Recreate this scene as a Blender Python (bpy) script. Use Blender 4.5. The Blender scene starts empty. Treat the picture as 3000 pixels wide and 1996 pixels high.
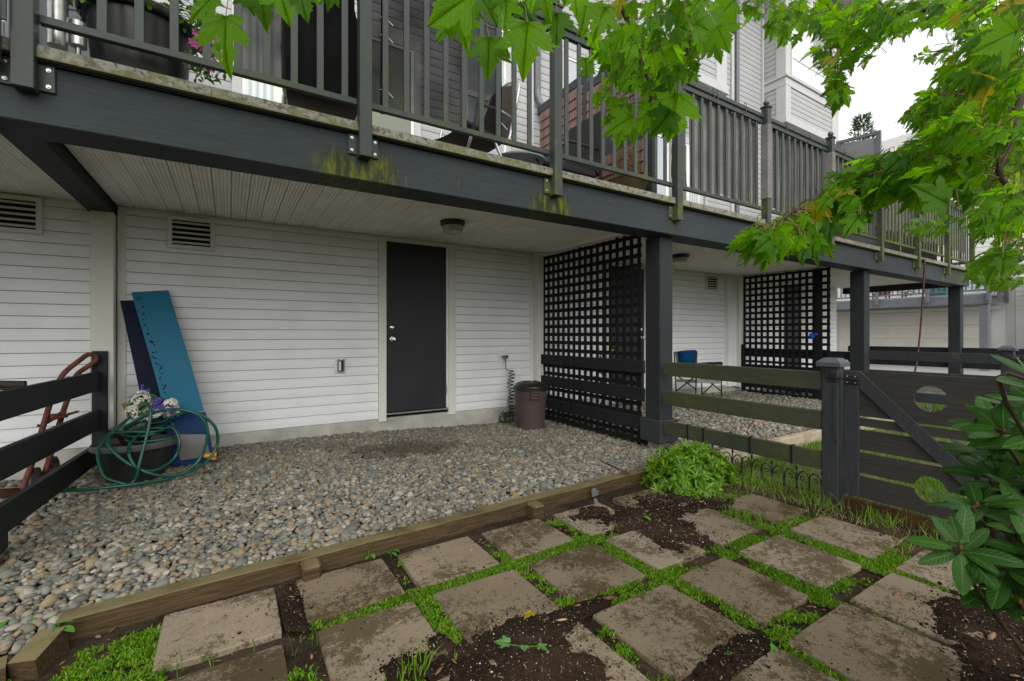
import bpy, bmesh, math, random
import numpy as np
from mathutils import Vector, Matrix, noise as mnoise
from mathutils.geometry import tessellate_polygon

# ------------------------------------------------------------------ camera, sky, sun, exposure
SC = bpy.context.scene
COL = SC.collection
rnd = random.Random(7)
nrng = np.random.default_rng(11)
CAM_H = 1.12
YAW = math.atan(828 / 1333.0)
cd = bpy.data.cameras.new("camera")
cd.lens = 16.0
cd.sensor_width = 36.0
cd.shift_y = -17 / 3000.0
cd.clip_start = 0.05
cd.clip_end = 600
cam = bpy.data.objects.new("camera", cd)
COL.objects.link(cam)
cam.location = (0, 0, CAM_H)
cam.rotation_euler = (math.radians(90), 0, -YAW)
SC.camera = cam

SUN_EL, SUN_AZ = math.radians(38), math.radians(200)   # azimuth clockwise from +Y (the wall looks towards -Y)
world = bpy.data.worlds.new("World")
SC.world = world
world.use_nodes = True
wn = world.node_tree.nodes
wl = world.node_tree.links
bg = wn["Background"]
sky = wn.new("ShaderNodeTexSky")
sky.sky_type = 'NISHITA'
sky.sun_disc = False
sky.sun_elevation = SUN_EL
sky.sun_rotation = SUN_AZ
sky.air_density = 1.0
sky.dust_density = 4.0
hs = wn.new("ShaderNodeHueSaturation")
hs.inputs["Saturation"].default_value = 0.12
wl.new(sky.outputs[0], hs.inputs["Color"])
mx = wn.new("ShaderNodeMix")
mx.data_type = 'RGBA'
mx.inputs[0].default_value = 0.82          # even cloud deck over the clear sky
wl.new(hs.outputs[0], mx.inputs[6])
mx.inputs[7].default_value = (7.3, 7.28, 7.25, 1)
wl.new(mx.outputs[2], bg.inputs["Color"])
bg.inputs["Strength"].default_value = 0.10

sd = bpy.data.lights.new("sun", 'SUN')
sd.energy = 1.1
sd.angle = math.radians(60)
sd.color = (1.0, 0.97, 0.92)
sun = bpy.data.objects.new("sun", sd)
COL.objects.link(sun)
dirv = Vector((math.sin(SUN_AZ) * math.cos(SUN_EL), math.cos(SUN_AZ) * math.cos(SUN_EL), math.sin(SUN_EL)))
sun.location = dirv * 40
sun.rotation_euler = (-dirv).to_track_quat('-Z', 'Y').to_euler()

SC.view_settings.view_transform = 'Standard'
SC.view_settings.look = 'None'
SC.view_settings.gamma = 1.0
SC.view_settings.use_curve_mapping = False
SC.view_settings.exposure = 1.0
SC.render.engine = 'CYCLES'
SC.cycles.max_bounces = 10
SC.cycles.diffuse_bounces = 6
SC.cycles.transparent_max_bounces = 24
SC.cycles.caustics_reflective = False
SC.cycles.caustics_refractive = False

# ------------------------------------------------------------------ survey: a pixel of the 3000 px photo -> a point on a known plane
FX = (math.sin(YAW), math.cos(YAW))
RX = (math.cos(YAW), -math.sin(YAW))


def ray(x, y):
    s, v = (x - 1500) / 1333.0, (981 - y) / 1333.0
    return FX[0] + s * RX[0], FX[1] + s * RX[1], v


def onX(x, y, X):
    r = ray(x, y)
    t = X / r[0]
    return Vector((X, t * r[1], CAM_H + t * r[2]))


def onY(x, y, Y):
    r = ray(x, y)
    t = Y / r[1]
    return Vector((t * r[0], Y, CAM_H + t * r[2]))


def onZ(x, y, z):
    r = ray(x, y)
    t = (z - CAM_H) / r[2]
    return Vector((t * r[0], t * r[1], z))


def onD(x, y, d):
    r = ray(x, y)
    return Vector((d * r[0], d * r[1], CAM_H + d * r[2]))


# ------------------------------------------------------------------ mesh builder and object helpers
class MB:
    def __init__(self):
        self.v, self.f = [], []

    def add(self, vs, fs):
        o = len(self.v)
        self.v += [tuple(p) for p in vs]
        self.f += [tuple(i + o for i in f) for f in fs]
        return self

    def box(self, x0, x1, y0, y1, z0, z1, b=0.0):
        if b <= 0:
            vs = [(x, y, z) for x in (x0, x1) for y in (y0, y1) for z in (z0, z1)]
            return self.add(vs, [(0, 1, 3, 2), (4, 6, 7, 5), (0, 4, 5, 1), (2, 3, 7, 6), (0, 2, 6, 4), (1, 5, 7, 3)])
        c = Vector(((x0 + x1) / 2, (y0 + y1) / 2, (z0 + z1) / 2))
        h = Vector(((x1 - x0) / 2, (y1 - y0) / 2, (z1 - z0) / 2))
        b = min(b, h.x * .8, h.y * .8, h.z * .8)
        vs, idx = [], {}
        for sx in (-1, 1):
            for sy in (-1, 1):
                for sz in (-1, 1):
                    for ax in range(3):
                        e = [h.x, h.y, h.z]
                        for k in range(3):
                            if k != ax:
                                e[k] -= b
                        idx[(sx, sy, sz, ax)] = len(vs)
                        vs.append((c.x + sx * e[0], c.y + sy * e[1], c.z + sz * e[2]))
        fs = []
        for ax in range(3):
            o1, o2 = (ax + 1) % 3, (ax + 2) % 3
            for s in (-1, 1):
                ring = []
                for a, q in ((-1, -1), (1, -1), (1, 1), (-1, 1)):
                    k = [0, 0, 0]
                    k[ax], k[o1], k[o2] = s, a, q
                    ring.append(idx[(k[0], k[1], k[2], ax)])
                fs.append(tuple(ring if s > 0 else ring[::-1]))
        for ax in range(3):       # edges parallel to ax
            o1, o2 = (ax + 1) % 3, (ax + 2) % 3
            for a in (-1, 1):
                for q in (-1, 1):
                    k0, k1 = [0, 0, 0], [0, 0, 0]
                    k0[ax], k1[ax] = -1, 1
                    k0[o1] = k1[o1] = a
                    k0[o2] = k1[o2] = q
                    r = (idx[(*k0, o1)], idx[(*k1, o1)], idx[(*k1, o2)], idx[(*k0, o2)])
                    fs.append(r if a * q > 0 else r[::-1])
        for sx in (-1, 1):
            for sy in (-1, 1):
                for sz in (-1, 1):
                    r = (idx[(sx, sy, sz, 0)], idx[(sx, sy, sz, 1)], idx[(sx, sy, sz, 2)])
                    fs.append(r if sx * sy * sz > 0 else r[::-1])
        return self.add(vs, fs)

    def bar(self, p, q, w, h, up=(0, 0, 1)):
        p, q = Vector(p), Vector(q)
        d = (q - p).normalized()
        s = d.cross(Vector(up))
        if s.length < 1e-4:
            s = d.cross(Vector((1, 0, 0)))
        s.normalize()
        u = s.cross(d)
        vs = []
        for c in (p, q):
            for a, b in ((-1, -1), (1, -1), (1, 1), (-1, 1)):
                vs.append(c + s * (a * w / 2) + u * (b * h / 2))
        return self.add(vs, [(0, 1, 2, 3), (7, 6, 5, 4), (0, 4, 5, 1), (1, 5, 6, 2), (2, 6, 7, 3), (3, 7, 4, 0)])

    def tube(self, pts, r, n=8, cap=True):
        pts = [Vector(p) for p in pts]
        rs = r if isinstance(r, (list, tuple)) else [r] * len(pts)
        ref = None
        vs, fs = [], []
        for i, p in enumerate(pts):
            d = (pts[min(i + 1, len(pts) - 1)] - pts[max(i - 1, 0)])
            d = d.normalized() if d.length > 1e-9 else Vector((0, 0, 1))
            if ref is None:
                ref = d.orthogonal().normalized()
            ref = ref - d * ref.dot(d)
            ref = ref.normalized() if ref.length > 1e-6 else d.orthogonal().normalized()
            b = d.cross(ref)
            for k in range(n):
                a = 2 * math.pi * k / n
                vs.append(p + (ref * math.cos(a) + b * math.sin(a)) * rs[i])
        for i in range(len(pts) - 1):
            for k in range(n):
                k2 = (k + 1) % n
                fs.append((i * n + k, i * n + k2, (i + 1) * n + k2, (i + 1) * n + k))
        if cap:
            fs.append(tuple(range(n))[::-1])
            fs.append(tuple((len(pts) - 1) * n + k for k in range(n)))
        return self.add(vs, fs)

    def lathe(self, prof, c, n=32, sx=1, sy=1, cap=True):
        vs, fs = [], []
        for r, z in prof:
            for k in range(n):
                a = 2 * math.pi * k / n
                vs.append((c[0] + r * sx * math.cos(a), c[1] + r * sy * math.sin(a), c[2] + z))
        for i in range(len(prof) - 1):
            for k in range(n):
                k2 = (k + 1) % n
                fs.append((i * n + k, i * n + k2, (i + 1) * n + k2, (i + 1) * n + k))
        if cap:
            fs.append(tuple(range(n))[::-1])
            fs.append(tuple((len(prof) - 1) * n + k for k in range(n)))
        return self.add(vs, fs)

    def sphere(self, c, r, n=12, m=8, sc=(1, 1, 1)):
        prof = [(math.sin(math.pi * i / m), -math.cos(math.pi * i / m)) for i in range(m + 1)]
        o = len(self.v)
        self.lathe([(max(a, 1e-4) * r, b * r * sc[2]) for a, b in prof], c, n, sc[0], sc[1])
        return self

    def prism(self, poly, ax, a, b):
        """extrude a 2-D polygon between a and b along axis ax ('x','y','z')"""
        def pt(u, w, t):
            return {'x': (t, u, w), 'y': (u, t, w), 'z': (u, w, t)}[ax]
        n = len(poly)
        vs = [pt(u, w, a) for u, w in poly] + [pt(u, w, b) for u, w in poly]
        fs = [tuple(range(n)), tuple(range(n, 2 * n))[::-1]]
        fs += [(i, i + n, (i + 1) % n + n, (i + 1) % n) for i in range(n)]
        return self.add(vs, fs)

    def mesh(self, name, m, o=(0, 0, 0), smooth=False, fix=True):
        me = bpy.data.meshes.new(name)
        o = Vector(o)
        me.from_pydata([Vector(p) - o for p in self.v], [], self.f)
        if fix:
            bm = bmesh.new()
            bm.from_mesh(me)
            bmesh.ops.recalc_face_normals(bm, faces=bm.faces)
            bm.to_mesh(me)
            bm.free()
        if smooth:
            me.polygons.foreach_set("use_smooth", [True] * len(me.polygons))
        me.materials.append(m)
        if smooth == 'auto':
            me.set_sharp_from_angle(angle=math.radians(40))
        return me

    def build(self, name, m, parent=None, smooth=False, label=None, at=None, **kw):
        """link as one object; coordinates were given in the world (or in the parent's frame with at)"""
        o = Vector((0, 0, 0))
        if parent is not None:
            o = world_loc(parent)
        base = o if at is None else Vector(at)
        me = self.mesh(name, m, base, smooth)
        ob = bpy.data.objects.new(name, me)
        COL.objects.link(ob)
        if parent is not None:
            ob.parent = parent
            ob.location = base - o
        elif at is not None:
            ob.location = base
        if label:
            ob["label"] = label
        for k, val in kw.items():
            ob[k] = val
        return ob


def world_loc(o):
    l = Vector(o.location)
    while o.parent is not None:
        o = o.parent
        l += Vector(o.location)
    return l


def thing(name, loc, label, cat, group=None):
    o = bpy.data.objects.new(name, None)
    COL.objects.link(o)
    o.empty_display_size = 0.1
    o.location = loc
    o["label"], o["category"] = label, cat
    if group:
        o["group"] = group
    return o


def tag(o, label, cat, group=None):
    o["label"], o["category"] = label, cat
    if group:
        o["group"] = group
    return o


def inst(me, name, parent, loc, rot=None, scale=None):
    """another object sharing mesh data, loc in world coordinates"""
    o = bpy.data.objects.new(name, me)
    COL.objects.link(o)
    o.parent = parent
    o.location = Vector(loc) - (world_loc(parent) if parent else Vector())
    if rot is not None:
        o.rotation_euler = rot
    if scale is not None:
        o.scale = scale
    return o


def kids(o):
    return [c for c in bpy.data.objects if c.parent == o]


def copy_tree(o, loc, label=None, group=None):
    r = o.copy()
    COL.objects.link(r)
    r.location = loc
    if label:
        r["label"] = label
    if group:
        r["group"] = group
    for c in kids(o):
        d = c.copy()
        COL.objects.link(d)
        d.parent = r
        for e in kids(c):
            g = e.copy()
            COL.objects.link(g)
            g.parent = d
    return r


def struct(o):
    o["kind"] = "structure"
    return o


def stuff(o):
    o["kind"] = "stuff"
    return o


def np_mesh(name, V, T, m, smooth=False, uv=None, attr=None):
    me = bpy.data.meshes.new(name)
    nv, nt = len(V), len(T)
    me.vertices.add(nv)
    me.vertices.foreach_set("co", np.ascontiguousarray(V, dtype=np.float32).ravel())
    me.loops.add(nt * 3)
    me.loops.foreach_set("vertex_index", np.ascontiguousarray(T, dtype=np.int32).ravel())
    me.polygons.add(nt)
    me.polygons.foreach_set("loop_start", np.arange(0, nt * 3, 3, dtype=np.int32))
    me.polygons.foreach_set("loop_total", np.full(nt, 3, dtype=np.int32))
    if smooth:
        me.polygons.foreach_set("use_smooth", np.ones(nt, dtype=bool))
    if uv is not None:
        l = me.uv_layers.new(name="UVMap")
        l.data.foreach_set("uv", np.ascontiguousarray(uv[T.ravel()], dtype=np.float32).ravel())
    me.update()
    me.materials.append(m)
    return me


def np_obj(name, V, T, m, parent=None, **kw):
    me = np_mesh(name, V, T, m, **kw)
    o = bpy.data.objects.new(name, me)
    COL.objects.link(o)
    if parent is not None:
        o.parent = parent
        o.location = -world_loc(parent)
    return o


# ------------------------------------------------------------------ materials
class NT:
    def __init__(self, name):
        self.m = bpy.data.materials.new(name)
        self.m.use_nodes = True
        self.t = self.m.node_tree
        self.b = self.t.nodes["Principled BSDF"]
        self.out = self.t.nodes["Material Output"]

    def n(self, typ, ins=None, **props):
        nd = self.t.nodes.new("ShaderNode" + typ)
        for k, v in props.items():
            setattr(nd, k, v)
        for k, v in (ins or {}).items():
            self.set(nd.inputs[k], v)
        return nd

    def set(self, sock, v):
        if hasattr(v, "is_linked") or isinstance(v, bpy.types.NodeSocket):
            self.t.links.new(v, sock)
        elif isinstance(v, (tuple, list)) and len(v) == 3 and sock.type == 'RGBA':
            sock.default_value = (*v, 1)
        else:
            sock.default_value = v

    def math(self, op, a, b=0.0, c=0.0, clamp=False):
        nd = self.n("Math", {0: a, 1: b, 2: c}, operation=op, use_clamp=clamp)
        return nd.outputs[0]

    def mix(self, f, a, b, mode='MIX'):
        nd = self.t.nodes.new("ShaderNodeMix")
        nd.data_type = 'RGBA'
        nd.blend_type = mode
        self.set(nd.inputs[0], f)
        self.set(nd.inputs[6], a)
        self.set(nd.inputs[7], b)
        return nd.outputs[2]

    def noise(self, vec, scale, detail=4, rough=0.55, dist=0.0):
        nd = self.n("TexNoise", {"Scale": scale, "Detail": detail, "Roughness": rough, "Distortion": dist})
        if vec is not None:
            self.t.links.new(vec, nd.inputs["Vector"])
        return nd.outputs[0]

    def ramp(self, f, stops, interp='LINEAR'):
        nd = self.n("ValToRGB")
        nd.color_ramp.interpolation = interp
        e = nd.color_ramp.elements
        while len(e) < len(stops):
            e.new(0.5)
        for i, (p, c) in enumerate(stops):
            e[i].position = p
            e[i].color = (*c, 1) if isinstance(c, (tuple, list)) else (c, c, c, 1)
        self.t.links.new(f, nd.inputs[0])
        return nd.outputs[0]

    def step(self, f, lo, hi):
        nd = self.n("MapRange", {0: f, 1: lo, 2: hi, 3: 0.0, 4: 1.0}, interpolation_type='SMOOTHSTEP')
        return nd.outputs[0]

    def objco(self, stretch=(1, 1, 1), rand=True):
        tc = self.n("TexCoord").outputs["Object"]
        if rand:
            r = self.n("ObjectInfo").outputs["Random"]
            off = self.math('MULTIPLY', r, 37.0)
            cb = self.n("CombineXYZ", {0: off, 1: off, 2: off}).outputs[0]
            tc = self.n("VectorMath", {0: tc, 1: cb}, operation='ADD').outputs[0]
        if stretch != (1, 1, 1):
            tc = self.n("Mapping", {"Vector": tc, "Scale": stretch}).outputs[0]
        return tc

    def pos(self):
        return self.n("NewGeometry").outputs["Position"]

    def bump(self, h, strength=0.3, dist=0.01):
        nd = self.n("Bump", {"Strength": strength, "Distance": dist, "Height": h})
        self.t.links.new(nd.outputs[0], self.b.inputs["Normal"])
        return nd.outputs[0]

    def fin(self, col, rough=0.6, metal=0.0, spec=None):
        self.set(self.b.inputs["Base Color"], col)
        self.set(self.b.inputs["Roughness"], rough)
        self.b.inputs["Metallic"].default_value = metal
        if spec is not None:
            self.b.inputs["Specular IOR Level"].default_value = spec
        return self.m


def plain(name, col, rough=0.55, var=0.12, scale=6, bump=0.0, bscale=60, metal=0.0, spec=None, stretch=(1, 1, 1)):
    t = NT(name)
    v = t.objco(stretch)
    n = t.noise(v, scale, 5)
    c = t.mix(t.step(n, .3, .7), tuple(k * (1 - var) for k in col), tuple(min(1, k * (1 + var)) for k in col))
    if bump:
        t.bump(t.noise(v, bscale, 4), bump, 0.004)
    rr = t.n("MapRange", {0: n, 1: .25, 2: .75, 3: max(.02, rough - .08), 4: min(1, rough + .08)}).outputs[0]
    return t.fin(c, rr, metal, .22 if spec is None and metal == 0 and rough > .42 else spec)


def painted_wood(name, axis, col=(.052, .058, .064), algae=0.0, zlo=None, zhi=None, stains=None, rough=.5, soft=False):
    """dark painted, rough-sawn timber: grain along axis, green film where damp, stains below posts"""
    t = NT(name)
    st = {'x': (1.2, 26, 26), 'y': (26, 1.2, 26), 'z': (26, 26, 1.2)}[axis]
    v0 = t.objco()
    v = t.n("Mapping", {"Vector": v0, "Scale": st}).outputs[0]
    warp = t.noise(v0, 1.7, 2)
    g = t.noise(v, 4.0, 7, .62, .6)
    big = t.noise(v0, 1.3, 4)
    c = t.mix(t.step(g, .28, .72), tuple(k * .78 for k in col), tuple(k * 1.22 for k in col))
    c = t.mix(t.math('MULTIPLY', t.step(big, .45, .75), .35), c, tuple(k * 1.55 for k in col))
    kn = t.n("TexVoronoi", {"Vector": t.n("Mapping", {"Vector": v0, "Scale": {'x': (1.4, 4, 4), 'y': (4, 1.4, 4), 'z': (4, 4, 1.4)}[axis]}).outputs[0], "Scale": 2.2}).outputs["Distance"]
    knot = t.math('SUBTRACT', 1.0, t.step(kn, .02, .10))
    c = t.mix(t.math('MULTIPLY', knot, .7), c, tuple(k * .45 for k in col))
    rg = t.n("MapRange", {0: g, 1: .2, 2: .8, 3: rough, 4: rough + .25}).outputs[0]
    p = t.pos()
    if algae > 0:
        an = t.noise(p, 9, 6, .65)
        an2 = t.noise(p, 1.6, 3)
        a = t.math('ADD', t.math('MULTIPLY', an, .6), t.math('MULTIPLY', an2, .6))
        a = t.step(a, .76 - (.45 if soft else .28) * algae, (1.25 if soft else 1.0) - .28 * algae)
        if zlo is not None:
            z = t.n("SeparateXYZ", {0: p}).outputs[2]
            a = t.math('MULTIPLY', a, t.math('SUBTRACT', 1.0, t.step(z, zlo, zhi)))
        gc = t.mix(t.noise(p, 22, 3), (.06, .068, .014), (.125, .13, .025))
        c = t.mix(t.math('MULTIPLY', a, .85), c, gc)
    if stains:
        sx = t.n("SeparateXYZ", {0: p})
        tot = None
        wn_ = t.noise(t.n("Mapping", {"Vector": p, "Scale": (34, 34, 5)}).outputs[0], 1.0, 6, .7)
        for (x0, z0, w, h, amt) in stains:
            dx = t.math('DIVIDE', t.math('SUBTRACT', sx.outputs[0], x0), w)
            dz = t.math('DIVIDE', t.math('SUBTRACT', sx.outputs[2], z0), h)
            d = t.math('SQRT', t.math('ADD', t.math('MULTIPLY', dx, dx), t.math('MULTIPLY', dz, dz)))
            d = t.math('ADD', d, t.math('MULTIPLY', t.math('SUBTRACT', wn_, .5), 1.1))
            s = t.math('MULTIPLY', t.math('SUBTRACT', 1.0, t.step(d, .1, 1.1)), amt)
            tot = s if tot is None else t.math('MAXIMUM', tot, s)
        gc = t.mix(t.step(t.noise(t.n("Mapping", {"Vector": p, "Scale": (22, 22, 5)}).outputs[0], 1.0, 5, .65), .42, .66), (.028, .034, .010), (.13, .14, .010))
        c = t.mix(tot, c, gc)
    t.bump(t.math('ADD', g, t.math('MULTIPLY', knot, -.5)), .55, .004)
    return t.fin(c, rg, 0, .16)
# ------------------------------------------------------------------ shared materials
DARK = (.028, .032, .035)
m_beam = painted_wood("beam_paint", 'x', (.036, .044, .050), stains=[(.60, 2.21, .20, .14, .95), (.88, 2.23, .15, .17, .95), (.76, 2.18, .34, .09, .9), (2.22, 2.22, .12, .15, 1), (2.43, 2.22, .14, .15, 1), (2.33, 2.18, .28, .08, .9), (3.85, 2.20, .05, .16, .5), (1.45, 2.28, .02, .12, .35), (7.05, 2.2, .06, .15, .6), (8.7, 2.22, .07, .14, .7), (10.25, 2.2, .1, .16, .9), (11.8, 2.2, .1, .16, .9), (12.9, 2.3, .9, .2, .5)])
m_wood_x = painted_wood("dark_wood_x", 'x', DARK)
m_wood_y = painted_wood("dark_wood_y", 'y', DARK)
m_wood_z = painted_wood("dark_wood_z", 'z', DARK)
m_fence_green = painted_wood("fence_paint_algae", 'y', (.048, .052, .046), algae=.85, soft=True)
m_fence_dark = painted_wood("fence_paint", 'y', (.018, .021, .021), algae=.05)
m_gate = painted_wood("gate_paint", 'y', (.046, .042, .039), algae=.1)
m_post = painted_wood("post_paint", 'z', (.040, .043, .049), algae=.42)
m_trellis = painted_wood("trellis_paint", 'z', (.012, .013, .014), rough=.6)
m_trellis_rail = painted_wood("trellis_rail_paint", 'y', (.018, .020, .022), rough=.6)


def rail_metal(name, col, algae, zlo, zhi):
    t = NT(name)
    p = t.pos()
    n1 = t.noise(p, 7, 6, .65)
    n2 = t.noise(p, 1.1, 3)
    z = t.n("SeparateXYZ", {0: p}).outputs[2]
    x = t.n("SeparateXYZ", {0: p}).outputs[0]
    far = t.step(x, 6.5, 10.0)
    a = t.math('ADD', t.math('MULTIPLY', n1, .55), t.math('MULTIPLY', n2, .5))
    hgt = t.math('SUBTRACT', 1.0, t.step(z, zlo, zhi))
    hgt = t.math('MAXIMUM', hgt, t.math('MULTIPLY', far, .85))
    th = t.n("MapRange", {0: far, 1: 0, 2: 1, 3: .64 - .2 * algae, 4: .42}).outputs[0]
    a = t.step(a, th, t.math('ADD', th, .16))
    a = t.math('MULTIPLY', t.math('MULTIPLY', a, hgt), t.step(x, -.3, .75))
    c = t.mix(t.noise(p, 30, 3), tuple(k * .85 for k in col), tuple(k * 1.15 for k in col))
    g = t.mix(t.noise(p, 18, 4), (.05, .066, .012), (.15, .18, .02))
    c = t.mix(t.math('MULTIPLY', a, .8), c, g)
    t.bump(n1, .12, .002)
    return t.fin(c, t.n("MapRange", {0: a, 1: 0, 2: 1, 3: .4, 4: .85}).outputs[0], 0, .28)


m_rail = rail_metal("rail_aluminium", (.040, .049, .047), .85, 2.75, 3.3)
m_baluster = rail_metal("baluster_aluminium", (.050, .060, .057), .8, 2.70, 3.05)


def siding_mat(name, col):
    t = NT(name)
    v = t.objco()
    p = t.pos()
    n = t.noise(p, 2.2, 5, .6)
    sm = t.noise(t.n("Mapping", {"Vector": p, "Scale": (1.2, 1.2, 5)}).outputs[0], 5, 5, .7)
    c = t.mix(t.step(n, .3, .8), col, tuple(k * .90 for k in col))
    c = t.mix(t.math('MULTIPLY', t.step(sm, .58, .82), .28), c, (.40, .42, .30))
    sp = t.noise(p, 60, 2)
    c = t.mix(t.math('MULTIPLY', t.step(sp, .74, .80), .35), c, (.22, .22, .18))
    gr = t.noise(t.n("Mapping", {"Vector": v, "Scale": (2, 40, 40)}).outputs[0], 5, 4)
    t.bump(gr, .08, .002)
    return t.fin(c, .5, 0, .2)


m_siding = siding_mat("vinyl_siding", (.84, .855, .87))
m_siding_up = siding_mat("vinyl_siding_upper_dimmed", (.42, .425, .43))  # same white vinyl, darkened to hold back the strong light on upper storeys
m_siding_far = siding_mat("vinyl_siding_far", (.70, .70, .69))
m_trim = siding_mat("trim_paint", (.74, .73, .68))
m_trim_up = siding_mat("trim_paint_upper_dimmed", (.54, .54, .535))  # same trim, its colour dimmed against the bright light up there
m_soffit = plain("soffit_vinyl", (.86, .83, .77), .5, .07, 3)
m_concrete = plain("foundation_concrete", (.42, .41, .37), .9, .22, 3.5, .35, 70)
m_pier = plain("pier_concrete", (.26, .25, .17), .9, .3, 6, .4, 60)
m_black = plain("black_plastic", (.012, .012, .013), .35, .2)
m_gap = plain("dark_gap", (.01, .01, .01), .9, 0)
m_steel = plain("galvanised_steel", (.55, .55, .53), .35, .15, 20, metal=.9)
m_chrome = plain("polished_nickel", (.6, .59, .57), .16, .05, metal=1)
m_door = plain("door_paint", (.030, .031, .036), .45, .12, 3, .05, 150)
m_rubber = plain("black_rubber", (.014, .014, .014), .6, .2)
m_white = plain("white_plastic", (.78, .78, .76), .4, .05)
m_frost = plain("frosted_glass", (.42, .42, .38), .25, .08)


def glass_mat(name, col):
    t = NT(name)
    n = t.noise(t.pos(), .9, 3)
    return t.fin(t.mix(n, tuple(k * .75 for k in col), col), .05, 0, .8)


m_pane = glass_mat("window_glass", (.50, .54, .58))
m_pane_dark = glass_mat("window_glass_dark", (.10, .11, .12))
m_pane_green = glass_mat("door_glass", (.20, .22, .16))


def screen_mat(name, col, alpha, wrinkle=.3):
    t = NT(name)
    p = t.pos()
    d = t.n("BsdfDiffuse", {"Color": tuple(col)})
    n = t.noise(t.n("Mapping", {"Vector": p, "Scale": (60, 60, 12)}).outputs[0], 3, 3)
    big = t.noise(p, 2.5, 3)
    t.set(d.inputs["Color"], t.mix(t.step(t.math('ADD', t.math('MULTIPLY', n, .6), t.math('MULTIPLY', big, .5)), .35, .75), tuple(k * .6 for k in col), tuple(k * 1.25 for k in col)))
    tr = t.n("BsdfTransparent")
    mxs = t.n("MixShader", {0: t.math('ADD', alpha, t.math('MULTIPLY', t.math('SUBTRACT', big, .5), wrinkle))})
    t.t.links.new(tr.outputs[0], mxs.inputs[1])
    t.t.links.new(d.outputs[0], mxs.inputs[2])
    t.t.links.new(mxs.outputs[0], t.out.inputs[0])
    return t.m


m_mesh = screen_mat("black_netting", (.013, .013, .014), .90, .30)
m_fabric = screen_mat("grey_shade_cloth", (.21, .20, .195), .985, .0)
m_drape = screen_mat("charcoal_cloth", (.05, .05, .052), .97, .0)


# --- ground cover materials
def pebble_mat():
    t = NT("river_pebbles")
    r = t.n("NewGeometry").outputs["Random Per Island"]
    c = t.ramp(r, [(0, (.075, .078, .07)), (.12, (.15, .155, .145)), (.24, (.235, .21, .16)), (.36, (.11, .125, .12)), (.48, (.25, .21, .15)),
                   (.58, (.18, .18, .16)), (.68, (.30, .275, .23)), (.78, (.15, .138, .095)), (.86, (.24, .175, .09)), (.93, (.37, .345, .30)), (.97, (.25, .15, .065)), (1, (.09, .105, .125))], 'CONSTANT')
    p = t.pos()
    n = t.noise(p, 90, 5, .7)
    c = t.mix(t.math('MULTIPLY', t.step(n, .4, .75), .4), c, (.12, .115, .09))
    dirt = t.step(t.noise(p, 1.15, 4, .6), .50, .68)
    c = t.mix(t.math('MULTIPLY', dirt, .4), c, (.055, .05, .035))
    sx = t.n("SeparateXYZ", {0: p})
    ex = t.math('DIVIDE', t.math('SUBTRACT', sx.outputs[0], 1.5), .75)
    ey = t.math('DIVIDE', t.math('SUBTRACT', sx.outputs[1], 4.4), .45)
    dd = t.math('SQRT', t.math('ADD', t.math('MULTIPLY', ex, ex), t.math('MULTIPLY', ey, ey)))
    dd = t.math('ADD', dd, t.math('MULTIPLY', t.math('SUBTRACT', t.noise(p, 5, 5, .7), .5), 1.8))
    c = t.mix(t.math('MULTIPLY', t.math('SUBTRACT', 1.0, t.step(dd, .3, 1.1)), .88), c, (.035, .027, .018))
    v = t.n("VectorMath", {0: p, 1: t.n("CombineXYZ", {0: t.math('MULTIPLY', r, 50.0)}).outputs[0]}, operation='ADD').outputs[0]
    c = t.mix(t.math('MULTIPLY', t.noise(v, 35, 4), .3), c, (.26, .245, .21))
    t.bump(n, .25, .002)
    return t.fin(c, .7, 0, .15)


m_pebble = pebble_mat()


def soil_mat(name, dark, light, specks=True):
    t = NT(name)
    p = t.pos()
    n = t.noise(p, 45, 8, .72)
    b = t.noise(p, 3.2, 5)
    c = t.mix(t.step(n, .3, .75), dark, light)
    c = t.mix(t.math('MULTIPLY', t.step(b, .45, .7), .5), c, tuple(k * 1.9 for k in light))
    if specks:
        vo = t.n("TexVoronoi", {"Vector": p, "Scale": 150.0})
        s = t.math('MULTIPLY', t.math('SUBTRACT', 1.0, t.step(vo.outputs["Distance"], .12, .2)), t.math('GREATER_THAN', t.n("SeparateColor", {0: vo.outputs["Color"]}).outputs[0], .8))
        c = t.mix(t.math('MULTIPLY', s, .8), c, (.42, .38, .30))
    t.bump(n, .8, .012)
    return t.fin(c, .95, 0, .04)


m_soil = soil_mat("garden_soil", (.016, .011, .008), (.050, .036, .025))
m_pile = soil_mat("potting_soil", (.010, .007, .005), (.034, .022, .015))
m_pebble_bed = soil_mat("gravel_bed", (.05, .048, .04), (.12, .115, .10), False)
m_lawn_soil = soil_mat("lawn_soil", (.06, .055, .03), (.14, .125, .075), False)


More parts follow.
